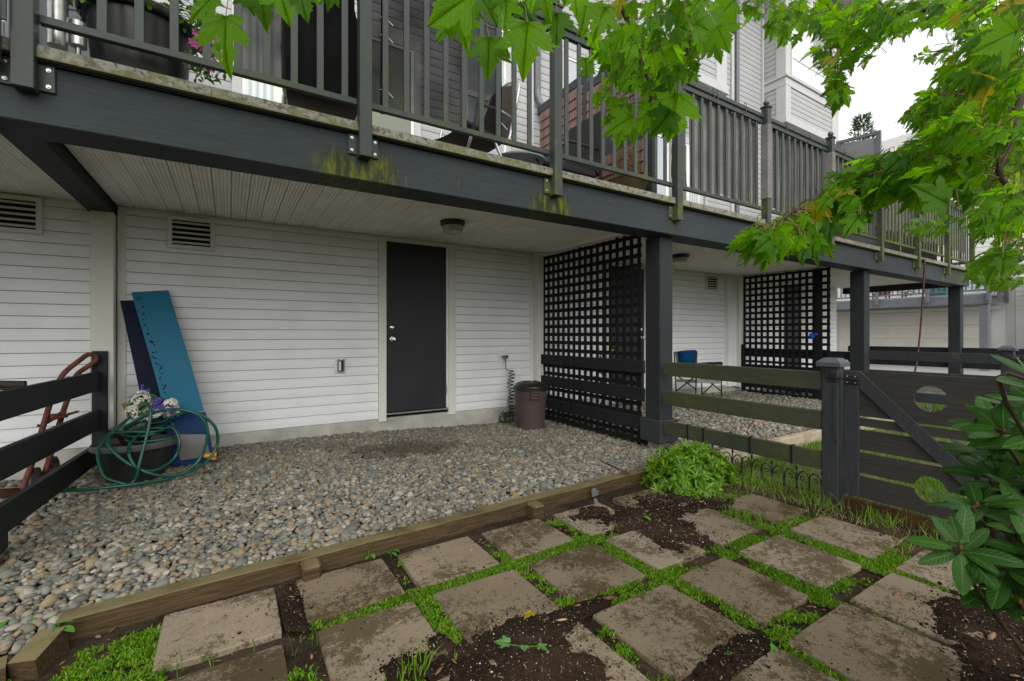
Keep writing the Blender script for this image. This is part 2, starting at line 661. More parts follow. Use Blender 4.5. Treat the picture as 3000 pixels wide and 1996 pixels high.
def paver_mat():
    t = NT("paver_concrete")
    p = t.pos()
    o = t.objco()
    f = t.noise(p, 130, 5, .7)
    mid = t.noise(p, 62, 9, .82, .3)
    big = t.noise(o, 3.2, 5, .6)
    big2 = t.noise(o, 1.9, 3)
    c = t.mix(f, (.165, .136, .102), (.325, .277, .218))
    c = t.mix(t.math('MULTIPLY', t.step(big2, .35, .7), .35), c, (.165, .13, .092))
    n1 = t.noise(p, 34, 9, .78, .4)
    lich = t.math('ADD', t.math('ADD', t.math('MULTIPLY', n1, .62), t.math('MULTIPLY', t.noise(p, 150, 3, .7), .34)), t.math('MULTIPLY', big, .72))
    lich = t.step(lich, .845, .888)
    c = t.mix(t.math('MULTIPLY', lich, .86), c, t.mix(t.noise(p, 9, 3), (.045, .036, .022), (.095, .076, .036)))
    br = t.step(t.math('ADD', t.math('MULTIPLY', t.noise(o, 4.5, 4), .8), t.math('MULTIPLY', mid, .3)), .58, .72)
    c = t.mix(t.math('MULTIPLY', t.math('MULTIPLY', br, t.step(t.noise(p, 55, 7, .8), .42, .58)), .75), c, (.075, .048, .03))
    vo = t.n("TexVoronoi", {"Vector": p, "Scale": 85.0})
    s = t.math('MULTIPLY', t.math('SUBTRACT', 1.0, t.step(vo.outputs["Distance"], .18, .3)), t.math('GREATER_THAN', t.n("SeparateColor", {0: vo.outputs["Color"]}).outputs[1], .72))
    c = t.mix(t.math('MULTIPLY', s, .75), c, (.07, .05, .035))
    c = t.mix(1.0, c, t.mix(t.n("ObjectInfo").outputs["Random"], (.68, .64, .57), (1.12, 1.1, 1.07)), 'MULTIPLY')
    t.bump(t.math('ADD', t.math('MULTIPLY', f, .5), t.math('MULTIPLY', mid, .8)), .5, .004)
    return t.fin(c, .92, 0, .07)


m_paver = paver_mat()


def blade_mat(name, a, b, tr=.35):
    t = NT(name)
    r = t.n("NewGeometry").outputs["Random Per Island"]
    n = t.noise(t.pos(), 2.4, 4)
    c = t.mix(t.math('ADD', t.math('MULTIPLY', r, .5), t.math('MULTIPLY', n, .5)), a, b)
    t.fin(c, .6, 0, .1)
    tl = t.n("BsdfTranslucent", {"Color": c})
    mxs = t.n("MixShader", {0: tr})
    t.t.links.new(t.b.outputs[0], mxs.inputs[1])
    t.t.links.new(tl.outputs[0], mxs.inputs[2])
    t.t.links.new(mxs.outputs[0], t.out.inputs[0])
    return t.m


m_moss = blade_mat("moss_blades", (.04, .13, .005), (.19, .38, .016))
m_grass = blade_mat("grass_blades", (.06, .16, .012), (.20, .36, .03))
m_straw = blade_mat("dry_grass", (.20, .15, .06), (.42, .34, .17), .2)


def timber_mat(name, axis='x'):
    t = NT(name)
    v0 = t.objco()
    st = {'x': (1.5, 30, 30), 'z': (30, 30, 1.5)}[axis]
    g = t.noise(t.n("Mapping", {"Vector": v0, "Scale": st}).outputs[0], 3, 6, .65)
    p = t.pos()
    nz = t.n("SeparateXYZ", {0: t.n("NewGeometry").outputs["Normal"]}).outputs[2]
    c = t.mix(t.step(g, .25, .75), (.040, .027, .014), (.105, .072, .038))
    b = t.noise(p, 6, 5)
    up = t.math('MULTIPLY', t.step(nz, .3, .9), t.step(b, .22, .6))
    c = t.mix(t.math('MULTIPLY', up, .8), c, (.175, .148, .075))
    c = t.mix(t.math('MULTIPLY', t.step(t.noise(p, 2.5, 4), .5, .75), .4), c, (.085, .07, .024))
    sp = t.noise(p, 120, 2)
    c = t.mix(t.math('MULTIPLY', t.step(sp, .70, .76), .5), c, (.34, .30, .2))
    t.bump(g, .6, .006)
    return t.fin(c, .9, 0, .06)


m_timber = timber_mat("edging_timber")
m_cedar = plain("cedar_board", (.06, .026, .012), .8, .35, 3, .4, 20, stretch=(6, 1, 6))

# ------------------------------------------------------------------ the setting: ground, gravel, drive
ZG = -0.12            # top of the pavers


def fbm(x, y, z=0.0, o=4):
    return mnoise.fractal(Vector((x, y, z)), 1.0, 2.0, o)


def sstep(a, b, x):
    t = min(1, max(0, (x - a) / (b - a)))
    return t * t * (3 - 2 * t)


def gz(x, y):
    if x > 3.85:
        return 0.0 - .09 * sstep(3.6, 2.7, y)
    if x < -0.95:
        return -.09
    w = -.088 * sstep(.6, 3.5, x)
    f = -.058
    k = sstep(3.6, 2.7, y)
    return w * (1 - k) + f * k


def sheet(name, x0, x1, y0, y1, fn, m, step=.1):
    nx, ny = max(1, int(round((x1 - x0) / step))), max(1, int(round((y1 - y0) / step)))
    vs = []
    for j in range(ny + 1):
        for i in range(nx + 1):
            x, y = x0 + (x1 - x0) * i / nx, y0 + (y1 - y0) * j / ny
            vs.append((x, y, fn(x, y)))
    fs = [(j * (nx + 1) + i, j * (nx + 1) + i + 1, (j + 1) * (nx + 1) + i + 1, (j + 1) * (nx + 1) + i) for j in range(ny) for i in range(nx)]
    return MB().add(vs, fs).build(name, m, smooth=True)


struct(sheet("ground", -150, 250, -150, 250, lambda x, y: -.30, m_lawn_soil, 50))
struct(sheet("garden_soil", -2.6, 3.95, -1.6, 2.80, lambda x, y: -.143 + .012 * fbm(x * 3, y * 3) + .006 * fbm(x * 14, y * 14) + .02 * sstep(2.9, 3.6, x), m_soil, .04))
struct(sheet("neighbour_lawn", 3.95, 14.2, -5, 2.9, lambda x, y: -.13 + .012 * fbm(x * 2, y * 2), m_lawn_soil, .15))
struct(sheet("side_soil", -9, -2.6, -6, 3.0, lambda x, y: -.15, m_soil, 1))
struct(sheet("near_soil", -9, 3.95, -9, -1.6, lambda x, y: -.146, m_soil, 1))
_nx, _ny = 130, 18
_v = []
for _j in range(_ny + 1):
    for _i in range(_nx + 1):
        _x = -5.5 + 19.5 * _i / _nx
        _y0 = 2.66 if _x > 3.9 else (2.60 + .046 * (min(_x, 3.8) + .6) if _x > -.62 else 2.40)
        _y = _y0 + (5.42 - _y0) * _j / _ny
        _v.append((_x, _y, gz(_x, _y) - .035))
struct(MB().add(_v, [(j * (_nx + 1) + i, j * (_nx + 1) + i + 1, (j + 1) * (_nx + 1) + i + 1, (j + 1) * (_nx + 1) + i) for j in range(_ny) for i in range(_nx)]).build("gravel_bed", m_pebble_bed, smooth=True))
m_drive = plain("drive_concrete", (.27, .27, .265), .85, .1, .8, .1, 30)
struct(sheet("driveway", 14.2, 60, -30, 60, lambda x, y: -.12, m_drive, 10))


def ico(sub):
    bm = bmesh.new()
    bmesh.ops.create_icosphere(bm, subdivisions=sub, radius=1)
    V = np.array([v.co[:] for v in bm.verts])
    T = np.array([[l.vert.index for l in f.loops] for f in bm.faces])
    bm.free()
    return V, T


def scatter(bases, pts, scales, rots):
    """numpy copies of small meshes: pts (n,3), scales (n,3), rots (n,3) eulers"""
    Vs, Ts, off = [], [], 0
    pick = nrng.integers(0, len(bases), len(pts))
    for bi, (V, T) in enumerate(bases):
        sel = np.where(pick == bi)[0]
        if not len(sel):
            continue
        cz, sz = np.cos(rots[sel, 2]), np.sin(rots[sel, 2])
        cx, sx = np.cos(rots[sel, 0]), np.sin(rots[sel, 0])
        cy, sy = np.cos(rots[sel, 1]), np.sin(rots[sel, 1])
        Rz = np.zeros((len(sel), 3, 3)); Rz[:, 0, 0] = cz; Rz[:, 0, 1] = -sz; Rz[:, 1, 0] = sz; Rz[:, 1, 1] = cz; Rz[:, 2, 2] = 1
        Ry = np.zeros_like(Rz); Ry[:, 0, 0] = cy; Ry[:, 0, 2] = sy; Ry[:, 2, 0] = -sy; Ry[:, 2, 2] = cy; Ry[:, 1, 1] = 1
        Rx_ = np.zeros_like(Rz); Rx_[:, 1, 1] = cx; Rx_[:, 1, 2] = -sx; Rx_[:, 2, 1] = sx; Rx_[:, 2, 2] = cx; Rx_[:, 0, 0] = 1
        R = Rz @ Ry @ Rx_
        P = V[None] * scales[sel][:, None, :]
        P = np.einsum('nij,nvj->nvi', R, P) + pts[sel][:, None, :]
        Vs.append(P.reshape(-1, 3))
        Ts.append((T[None] + (np.arange(len(sel)) * len(V))[:, None, None]).reshape(-1, 3) + off)
        off += len(sel) * len(V)
    return np.concatenate(Vs), np.concatenate(Ts)


def pebble_bases(sub, k):
    out = []
    V, T = ico(sub)
    for i in range(k):
        d = np.array([1 + .22 * mnoise.noise(Vector(v) * 1.1 + Vector((i * 7.3, 0, 0))) + .10 * mnoise.noise(Vector(v) * 2.3 + Vector((0, i * 5, 3))) for v in V])
        out.append((V * d[:, None], T))
    return out


def gravel(name, x0, x1, y0fn, y1, sp, sub, size, label):
    pts = []
    for lay in range(2):
        x = x0
        while x < x1:
            y = y0fn(x)
            while y < y1:
                px, py = x + rnd.uniform(-.5, .5) * sp, y + rnd.uniform(-.5, .5) * sp
                if py > y0fn(px) + .012 and py < y1:
                    pts.append((px, py, gz(px, py) - .016 + lay * .012 + rnd.uniform(-.004, .006) + .006 * fbm(px * 3, py * 3)))
                y += sp
            x += sp
    P = np.array(pts)
    n = len(P)
    a = size * nrng.lognormal(-.05, .31, n)
    S = np.stack([a, a * nrng.uniform(.62, .95, n), a * nrng.uniform(.38, .68, n)], 1)
    R = np.stack([nrng.normal(0, .32, n), nrng.normal(0, .32, n), nrng.uniform(0, 6.28, n)], 1)
    V, T = scatter(pebble_bases(sub, 7), P, S, R)
    return stuff(np_obj(name, V, T, m_pebble, smooth=True))


def timber_y(x):      # back face of the timber edging
    return 2.55 + .046 * (x + .6) + .09 if x > -.6 else 2.42


gravel("gravel", -1.02, 3.95, timber_y, 5.40, .031, 2, .0187, "")
gravel("gravel_behind_fence", 3.98, 9.2, lambda x: 2.70, 5.38, .043, 1, .026, "")
gravel("gravel_left_yard", -3.3, -1.04, lambda x: 2.62, 5.38, .05, 1, .030, "")

# ------------------------------------------------------------------ pavers
PAV = {
    'a': [(-.245, .19), (.285, .722), (.80, 1.25), (1.345, 1.775), (1.90, 2.325), (2.46, 2.90)],
    'b': [(-.25, .19), (.31, .73), (.82, 1.28), (1.37, 1.83), (1.93, 2.33), (2.47, 2.90), (3.05, 3.475)],
    'c': [(.30, .73), (.84, 1.29), (1.37, 1.855), (1.95, 2.34), (2.47, 2.895), (3.03, 3.47)],
    'd': [(.82, 1.28), (1.40, 1.85), (1.91, 2.42), (2.46, 2.945), (3.0, 3.43)],
    'e': [(1.95, 2.38), (2.47, 2.93)],
}
PY = {'a': (2.135, 2.525), 'b': (1.63, 2.045), 'c': (1.085, 1.53), 'd': (.535, .98), 'e': (-.01, .43)}
PROW = {'a': 'row beside the timber', 'b': 'second row from the timber', 'c': 'third row from the timber', 'd': 'front row', 'e': 'row nearest the photographer'}
ORD = ['first', 'second', 'third', 'fourth', 'fifth', 'sixth', 'seventh']
PNOTE = {('a', 0): 'beside the mossy corner', ('a', 1): 'with torn bark on its back edge', ('a', 2): 'clean and pale', ('a', 3): 'with dark speckled stain', ('a', 4): 'half under dark soil', ('a', 5): 'nearly buried in soil by the bush',
         ('b', 1): 'with reddish brown dirt', ('b', 2): 'with a yellow leaf at its front', ('b', 3): 'ringed by bright moss', ('b', 4): 'half covered by a soil spill', ('b', 5): 'behind the soil spill', ('b', 6): 'near the gate post',
         ('c', 1): 'edged by the front soil spill', ('c', 2): 'with a large olive stain', ('c', 3): 'with a brown film', ('c', 4): 'between the moss patches', ('c', 5): 'closest to the gate',
         ('d', 2): 'with dark mottled lichen', ('d', 3): 'under a spill of soil', ('d', 4): 'partly hidden by the rhododendron'}
pav_all = []
for row in PAV:
    y0, y1 = PY[row]
    for i, (x0, x1) in enumerate(PAV[row]):
        jx, jy = rnd.uniform(-.006, .006), rnd.uniform(-.006, .006)
        cx, cy = (x0 + x1) / 2 + jx, (y0 + y1) / 2 + jy
        hx, hy = (x1 - x0) / 2, (y1 - y0) / 2
        # rounded, slightly chipped outline
        ring = []
        per = [(-1 + 2 * k / 12, -1) for k in range(12)] + [(1, -1 + 2 * k / 12) for k in range(12)] + [(1 - 2 * k / 12, 1) for k in range(12)] + [(-1, 1 - 2 * k / 12) for k in range(12)]
        for (u, w) in per:
            ch = 1 - .016 * max(0, fbm(u * 4 + i * 3.1, w * 4 + cy * 9)) - (.010 if abs(u) > .93 and abs(w) > .93 else 0)
            ring.append((u * hx * ch, w * hy * ch))
        tilt = (rnd.uniform(-.008, .008), rnd.uniform(-.008, .008))
        mb = MB()
        n = len(ring)
        vs = []
        for sc, z in ((1.0, -.05), (1.0, -.006), (.985, 0)):
            for (u, w) in ring:
                vs.append((cx + u * sc, cy + w * sc, ZG + z + tilt[0] * u + tilt[1] * w + (.0015 * fbm(u * 20, w * 20, i) if sc < 1 else 0)))
        fs = []
        for q in range(2):
            fs += [(q * n + k, q * n + (k + 1) % n, (q + 1) * n + (k + 1) % n, (q + 1) * n + k) for k in range(n)]
        fs.append(tuple(2 * n + k for k in range(n)))
        fs.append(tuple(range(n))[::-1])
        mb.add(vs, fs)
        ob = mb.build("paver", m_paver, at=(cx, cy, ZG))
        note = PNOTE.get((row, i), '')
        tag(ob, ("concrete paver " + (note + ", " if note else "") + ORD[i] + " in " + PROW[row]), "paver", "square concrete pavers of the garden path")
        pav_all.append((cx - hx, cx + hx, cy - hy, cy + hy))

PA = np.array(pav_all)


def in_pav(x, y, m=0.0):
    return bool(np.any((x > PA[:, 0] + m) & (x < PA[:, 1] - m) & (y > PA[:, 2] + m) & (y < PA[:, 3] - m)))


def blades(name, pts, h, w, m, lean=.5, parent=None):
    """one triangle-pair blade per point"""
    P = np.array(pts)
    n = len(P)
    hh = h[0] + (h[1] - h[0]) * nrng.random(n) ** 1.5
    ww = w * nrng.uniform(.6, 1.4, n)
    a = nrng.uniform(0, 6.283, n)
    d = np.stack([np.cos(a), np.sin(a), np.zeros(n)], 1)
    b = nrng.uniform(0, 6.283, n)
    ln = np.stack([np.cos(b), np.sin(b), np.zeros(n)], 1) * (hh * lean * nrng.random(n))[:, None]
    up = np.array([0, 0, 1.0])
    v0 = P - d * ww[:, None]
    v1 = P + d * ww[:, None]
    mid = P + ln * .35 + up * (hh * .6)[:, None]
    v2 = mid - d * (ww * .8)[:, None]
    v3 = mid + d * (ww * .8)[:, None]
    v4 = P + ln + up * hh[:, None]
    V = np.stack([v0, v1, v2, v3, v4], 1).reshape(-1, 3)
    base = (np.arange(n) * 5)[:, None]
    T = np.concatenate([base + np.array([0, 1, 3]), base + np.array([0, 3, 2]), base + np.array([2, 3, 4])], 1).reshape(-1, 3)
    return stuff(np_obj(name, V, T, m, parent))


SPILLS = [  # centre x, y, rx, ry
    (2.38, 1.93, .22, .27), (2.38, 2.22, .36, .18), (2.7, 2.28, .3, .2), (2.62, 2.12, .24, .16), (2.22, 1.80, .10, .16), (2.95, 2.10, .2, .09), (2.15, 2.38, .2, .12), (3.1, 2.02, .16, .07),
    (1.05, 1.57, .34, .13), (1.0, 1.40, .20, .2), (.9, 1.2, .2, .2), (1.12, 1.3, .1, .15), (1.30, 1.585, .2, .06), (.76, 1.5, .12, .14),
    (2.75, .66, .28, .12), (2.5, .53, .24, .09), (2.3, .45, .3, .12), (2.85, .55, .16, .1), (1.60, 1.03, .16, .07), (1.75, 1.04, .14, .08), (2.9, .42, .3, .1), (.72, 1.72, .05, .06), (.55, 1.66, .10, .07), (.25, 2.3, .05, .2), (2.85, .3, .4, .2)]


def spill_h(x, y):
    best = -9
    for (cx, cy, rx, ry) in SPILLS:
        d = math.hypot((x - cx) / rx, (y - cy) / ry) + .38 * fbm(x * 7, y * 7, 2.0)
        best = max(best, 1 - d)
    return best


def moss_w(x, y):
    v = .40 + .55 * fbm(x * 2.1 + 5, y * 2.1, 1.0) + .45 * fbm(x * 9, y * 9, 4.0)
    if 2.03 < y < 2.16:
        v += .30 if x > .25 else 0
    if y > 2.45:
        v -= .45
    if y > 2.14 and x < 1.35:
        v -= .30
    if x < -.2:
        v += .30 if y < 2.42 else .1
    if 1.27 < x < 1.40 or 1.82 < x < 1.95 or 2.88 < x < 3.05:
        v += .15
    if x > 2.3 and 1.5 < y < 1.66:
        v += .25
    if spill_h(x, y) > -.12:
        v -= .8
    return v


mp, gp, sp_ = [], [], []
for _ in range(420000):
    x, y = rnd.uniform(-1.0, 3.72), rnd.uniform(.35, 2.56)
    if in_pav(x, y, .006 + .012 * fbm(x * 9, y * 9)):
        continue
    w = moss_w(x, y)
    if rnd.random() < sstep(.32, .62, w):
        mp.append((x, y, -.131 + .010 * fbm(x * 3, y * 3) - .002))
blades("moss", mp, (.005, .017), .0034, m_moss, 1.6)
for _ in range(5200):       # longer grass at the fence foot and the corner
    x, y = rnd.uniform(3.3, 3.85), rnd.uniform(.7, 2.5)
    if in_pav(x, y) or rnd.random() > sstep(3.35, 3.8, x) * (.45 + fbm(x * 3, y * 3)):
        continue
    gp.append((x, y, -.135))
for _ in range(420):
    x, y = rnd.choice([(rnd.gauss(.58, .05), rnd.gauss(1.63, .03)), (rnd.gauss(-.1, .18), rnd.gauss(2.0, .07)), (rnd.gauss(2.02, .05), rnd.gauss(2.02, .02)), (rnd.gauss(2.95, .05), rnd.gauss(1.8, .08))])
    if not in_pav(x, y, -.004):
        gp.append((x, y, -.14))
blades("grass", gp, (.04, .13), .0024, m_grass, .8)
for _ in range(1500):
    x, y = rnd.uniform(2.9, 3.85), rnd.uniform(.7, 2.5)
    if not in_pav(x, y) and rnd.random() < sstep(2.9, 3.7, x):
        sp_.append((x, y, -.135))
blades("dry_moss", [q for q in mp if rnd.random() < .05], (.008, .02), .0026, m_straw, 2.0)
blades("dry_grass", sp_, (.03, .09), .002, m_straw, 2.2)
np_ = []
for _ in range(60000):
    x, y = rnd.uniform(3.95, 9.5), rnd.uniform(-.6, 2.62)
    if .35 + .6 * fbm(x * 1.3, y * 1.3, 4) > rnd.random():
        np_.append((x, y, -.135))
blades("neighbour_grass", np_, (.03, .09), .004, m_grass, .8)
np_ = []
for _ in range(9000):
    x, y = rnd.uniform(9.5, 16.5), rnd.uniform(-3, 2.9)
    np_.append((x, y, -.13))
blades("far_grass", np_, (.06, .2), .008, m_grass, .8)

# soil spilled over the pavers
x0, x1, y0, y1, st = .0, 3.4, .1, 2.6, .014
nx, ny = int((x1 - x0) / st), int((y1 - y0) / st)
H = np.zeros((ny + 1, nx + 1))
for j in range(ny + 1):
    for i in range(nx + 1):
        H[j, i] = spill_h(x0 + i * st, y0 + j * st)
vs, idx, fs = [], {}, []
for j in range(ny + 1):
    for i in range(nx + 1):
        if H[max(0, j - 1):j + 2, max(0, i - 1):i + 2].max() > 0:
            x, y = x0 + i * st, y0 + j * st
            z = ZG - .004 + .022 * min(.6, H[j, i]) + .008 * fbm(x * 25, y * 25, 3) * sstep(-.05, .2, H[j, i])
            idx[(i, j)] = len(vs)
            vs.append((x + .004 * fbm(x * 40, y * 40), y + .004 * fbm(x * 40, y * 40, 7), z))
for (i, j) in list(idx):
    q = [(i, j), (i + 1, j), (i + 1, j + 1), (i, j + 1)]
    if all(k in idx for k in q):
        fs.append(tuple(idx[k] for k in q))
stuff(MB().add(vs, fs).build("spilled_soil", m_pile, smooth=True))

# crumbs of soil, bark chips, white perlite
cp, wp, pp = [], [], []
for _ in range(70000):
    x, y = rnd.uniform(-.9, 3.6), rnd.uniform(.4, 2.56)
    h = spill_h(x, y)
    onp = in_pav(x, y)
    z = ZG if onp else -.138
    if h > .05:
        z = ZG + .018 * min(.6, h)
    r = rnd.random()
    if (h > -.35 and r < .35) or (.02 > r and not onp) or (onp and r < .02):
        cp.append((x, y, z + .001))
    if (h > 0 and r > .965) or (not onp and r > .975) or (onp and r > .994):
        wp.append((x, y, z + .003))
    if h > -.12 and .40 < r < .62:
        pp.append((x, y, z + .003))


def crumbs(name, pts, s, m, flat=(1, .8, .6)):
    P = np.array(pts)
    n = len(P)
    a = s * nrng.lognormal(0, .45, n)
    S = np.stack([a * flat[0], a * flat[1], a * flat[2]], 1)
    R = np.stack([nrng.normal(0, .3, n), nrng.normal(0, .3, n), nrng.uniform(0, 6.28, n)], 1)
    V, T = scatter([(v * np.array([1, 1, 1]), t) for v, t in [ico(1)]], P, S, R)
    return stuff(np_obj(name, V, T, m))


def chip_mat():
    t = NT("bark_chips")
    r = t.n("NewGeometry").outputs["Random Per Island"]
    return t.fin(t.ramp(r, [(0, (.16, .075, .04)), (.4, (.22, .13, .075)), (.7, (.10, .05, .03)), (.9, (.36, .26, .17))], 'CONSTANT'), .85)


crumbs("soil_crumbs", cp, .0030, m_pile)
crumbs("bark_chips", wp, .0085, chip_mat(), (1.3, .35, .16))
crumbs("perlite_grains", pp, .0014, plain("perlite", (.42, .36, .26), .9, .3))
# ------------------------------------------------------------------ the townhouse
YW = 5.40                      # sheathing plane of the wall
house = thing("townhouse", (0, YW, 0), "white sided townhouse row with ground floor doors under a long dark deck", "building")
MB().box(-7, 12.95, YW, 11, 2.30, 8.7).build("wall", plain('grey_housewrap', (.22, .22, .22), .9, .05), house)
MB().box(-7, 12.95, YW + .05, 11, .129, 2.299).build("wall", m_gap, house)  # shade of the hollow behind the boards put in as near-black colour
MB().box(-7, 12.95, YW - .008, 11, -.4, .128, .01).build("foundation", m_concrete, house)
EXPO = .1045


def siding_mesh(L, m, e=EXPO):
    prof = [(0, 0), (-.0135, 0), (-.0145, .003), (-.0140, .050), (-.0105, .078), (-.0095, e - .005), (0, e - .0045)]
    return MB().prism([(y, z) for y, z in prof], 'x', 0, L).mesh("siding_board", m, smooth=False)


def siding(x0, x1, z0, z1, y, parent, m=m_siding, along='x'):
    me = siding_mesh(x1 - x0, m)
    z = z0
    while z < z1 - .02:
        if along == 'x':
            inst(me, "siding_board", parent, (x0, y, z))
        z += EXPO


def mirror_x(c, xs):
    return sorted(2 * c - x for x in xs)


siding(-6.5, -1.023, .13, 2.28, YW, house)
siding(-.80, 1.49, .13, 2.26, YW, house)
siding(2.482, 3.648, .13, 2.26, YW, house)
siding(3.93, 5.10, .13, 2.26, YW, house)
siding(6.08, 8.30, .13, 2.26, YW, house)
siding(8.85, 10.28, .13, 2.26, YW, house)
siding(11.28, 12.9, .13, 2.26, YW, house)
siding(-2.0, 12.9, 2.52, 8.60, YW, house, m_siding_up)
# trims, corner posts, top strips
for x0, x1, y0, y1, z0, z1 in [(-.86, -.80, 5.375, 5.399, .10, 2.285), (3.648, 3.695, 5.372, 5.399, .10, 2.285), (3.93, 3.965, 5.372, 5.399, .1, 2.285), (8.26, 8.30, 5.372, 5.399, .1, 2.285), (8.82, 8.86, 5.372, 5.399, .1, 2.285)]:
    MB().box(x0, x1, y0, y1, z0, z1, .003).build("corner_trim", m_trim, house)
for x0, x1 in [(-1.023, -.868), (3.697, 3.925), (8.57, 8.80)]:
    MB().box(x0, x1, 5.27, 5.398, .085, 2.20 if x0 < 0 else 2.285, .004).build("corner_post", m_trim, house)
MB().box(8.303, 8.568, 5.33, 5.397, .1, 2.285, .004).build("corner_post", m_siding, house)
for x0, x1 in [(-.80, 1.488), (2.484, 3.646), (3.966, 5.09), (6.09, 8.258), (8.862, 10.27)]:
    MB().box(x0, x1, 5.380, 5.3985, 2.258, 2.287, .003).build("frieze_trim", m_trim, house)


def door(x0, x1, knob_left=True):
    z0, z1 = .19, 2.222
    for a, b in [(x0 - .10, x0 - .008), (x1 + .03, x1 + .132)]:
        MB().box(a, b, 5.366, 5.399, .095, 2.287, .004).build("door_casing", m_trim, house)
    MB().box(x0 - .007, x1 + .029, 5.368, 5.398, 2.232, 2.286, .003).build("door_casing", m_trim, house)
    MB().box(x1 + .003, x1 + .029, 5.374, 5.398, z0, 2.231, .002).build("door_jamb", m_white, house)
    MB().box(x0 - .007, x1 + .029, 5.355, 5.41, .168, z0 - .003, .004).build("door_sill", m_steel, house)
    MB().box(x0 - .007, x1 + .002, 5.388, 5.399, z0, 2.231).build("door_gap", m_gap, house)
    d = MB().box(x0, x1, 5.378, 5.386, z0 + .006, z1, .002).build("door", m_door, house)
    kx = x0 + .062 if knob_left else x1 - .062
    mb = MB()
    mb.lathe([(.032, 0), (.032, .006), (.012, .010), (.011, .03), (.024, .036), (.029, .05), (.024, .062), (.004, .066)], (0, 0, 0), 20)
    me = mb.mesh("knob", m_chrome, smooth='auto')
    inst(me, "door_knob", d, (kx, 5.378, 1.062), (math.radians(90), 0, 0))
    mb = MB()
    mb.lathe([(.031, 0), (.031, .008), (.024, .014), (.010, .016), (.010, .014), (.002, .014)], (0, 0, 0), 20)
    inst(mb.mesh("deadbolt", m_chrome, smooth='auto'), "deadbolt", d, (kx, 5.378, 1.207), (math.radians(90), 0, 0))
    hx = x1 + .004 if knob_left else x0 - .004
    for hz in (.42, 1.18, 1.93):
        MB().box(hx - .006, hx + .010, 5.370, 5.379, hz - .05, hz + .05, .002).build("hinge", m_steel, d)


door(1.592, 2.350)
door(5.222, 5.978, False)
door(10.40, 11.16)


def vent(x0, x1, z0, z1, y=5.372):
    f = MB()
    w = .037
    f.box(x0, x1, y - .022, y + .01, z1 - w, z1, .004)
    f.box(x0, x1, y - .022, y + .01, z0, z0 + w, .004)
    f.box(x0, x0 + w, y - .0225, y + .01, z0 + w, z1 - w, .004)
    f.box(x1 - w, x1, y - .0225, y + .01, z0 + w, z1 - w, .004)
    fr = f.build("vent", m_trim, house)
    MB().box(x0 + w, x1 - w, y + .004, y + .009, z0 + w, z1 - w).build("vent_screen", m_gap, fr)
    n = 5
    for k in range(n):
        zz = z0 + w + (z1 - z0 - 2 * w) * (k + .55) / n
        mb = MB()
        mb.prism([(y - .019, zz - .010), (y - .016, zz - .013), (y + .003, zz + .006), (y + .001, zz + .010)], 'x', x0 + w + .001, x1 - w - .001)
        mb.build("louvre", m_trim, fr)


vent(-.498, -.122, 1.941, 2.252)
vent(-1.72, -1.343, 1.965, 2.275)
vent(7.64, 8.02, 1.955, 2.262)

# outlet and hose bib plates
MB().box(1.0, 1.117, 5.372, 5.388, .684, .857, .004).build("outlet_plate", m_white, house)
ob = MB()
m_box = plain("weather_box", (.30, .29, .25), .5, .2, 30)
for a in [(1.028, 1.102, .700, .712), (1.028, 1.102, .828, .840), (1.028, 1.038, .712, .828), (1.092, 1.102, .712, .828)]:
    ob.box(a[0], a[1], 5.335, 5.374, a[2], a[3], .002)
ob.box(1.030, 1.046, 5.325, 5.345, .838, .850, .002)
ob.box(1.084, 1.100, 5.325, 5.345, .838, .850, .002)
ob = ob.build("outlet_box", m_box, house)
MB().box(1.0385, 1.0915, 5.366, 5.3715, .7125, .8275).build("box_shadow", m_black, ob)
MB().box(1.040, 1.068, 5.352, 5.366, .720, .820, .003).build("receptacle", m_white, ob)
MB().box(3.118, 3.251, 5.374, 5.389, .732, .906, .004).build("faucet_plate", m_white, house)
m_brass = plain("brass", (.36, .22, .075), .35, .2, 30, metal=.9)
tp = MB().tube([(3.19, 5.374, .822), (3.19, 5.32, .822)], .012, 10).tube([(3.19, 5.325, .83), (3.195, 5.315, .80), (3.195, 5.31, .765)], [.016, .015, .012], 10)
tp.tube([(3.15, 5.33, .826), (3.19, 5.33, .822)], .010, 8)
tp = tp.build("faucet", m_brass, house, smooth=True)
hb = MB()
for a in range(5):
    hb.sphere((3.222 + .015 * math.cos(a * 1.257), 5.318, .82 + .015 * math.sin(a * 1.257)), .010, 8, 6)
hb.sphere((3.222, 5.318, .82), .012, 8, 6)
hb.build("tap_handle", plain("blue_handle", (.02, .05, .35), .4), tp, smooth=True)


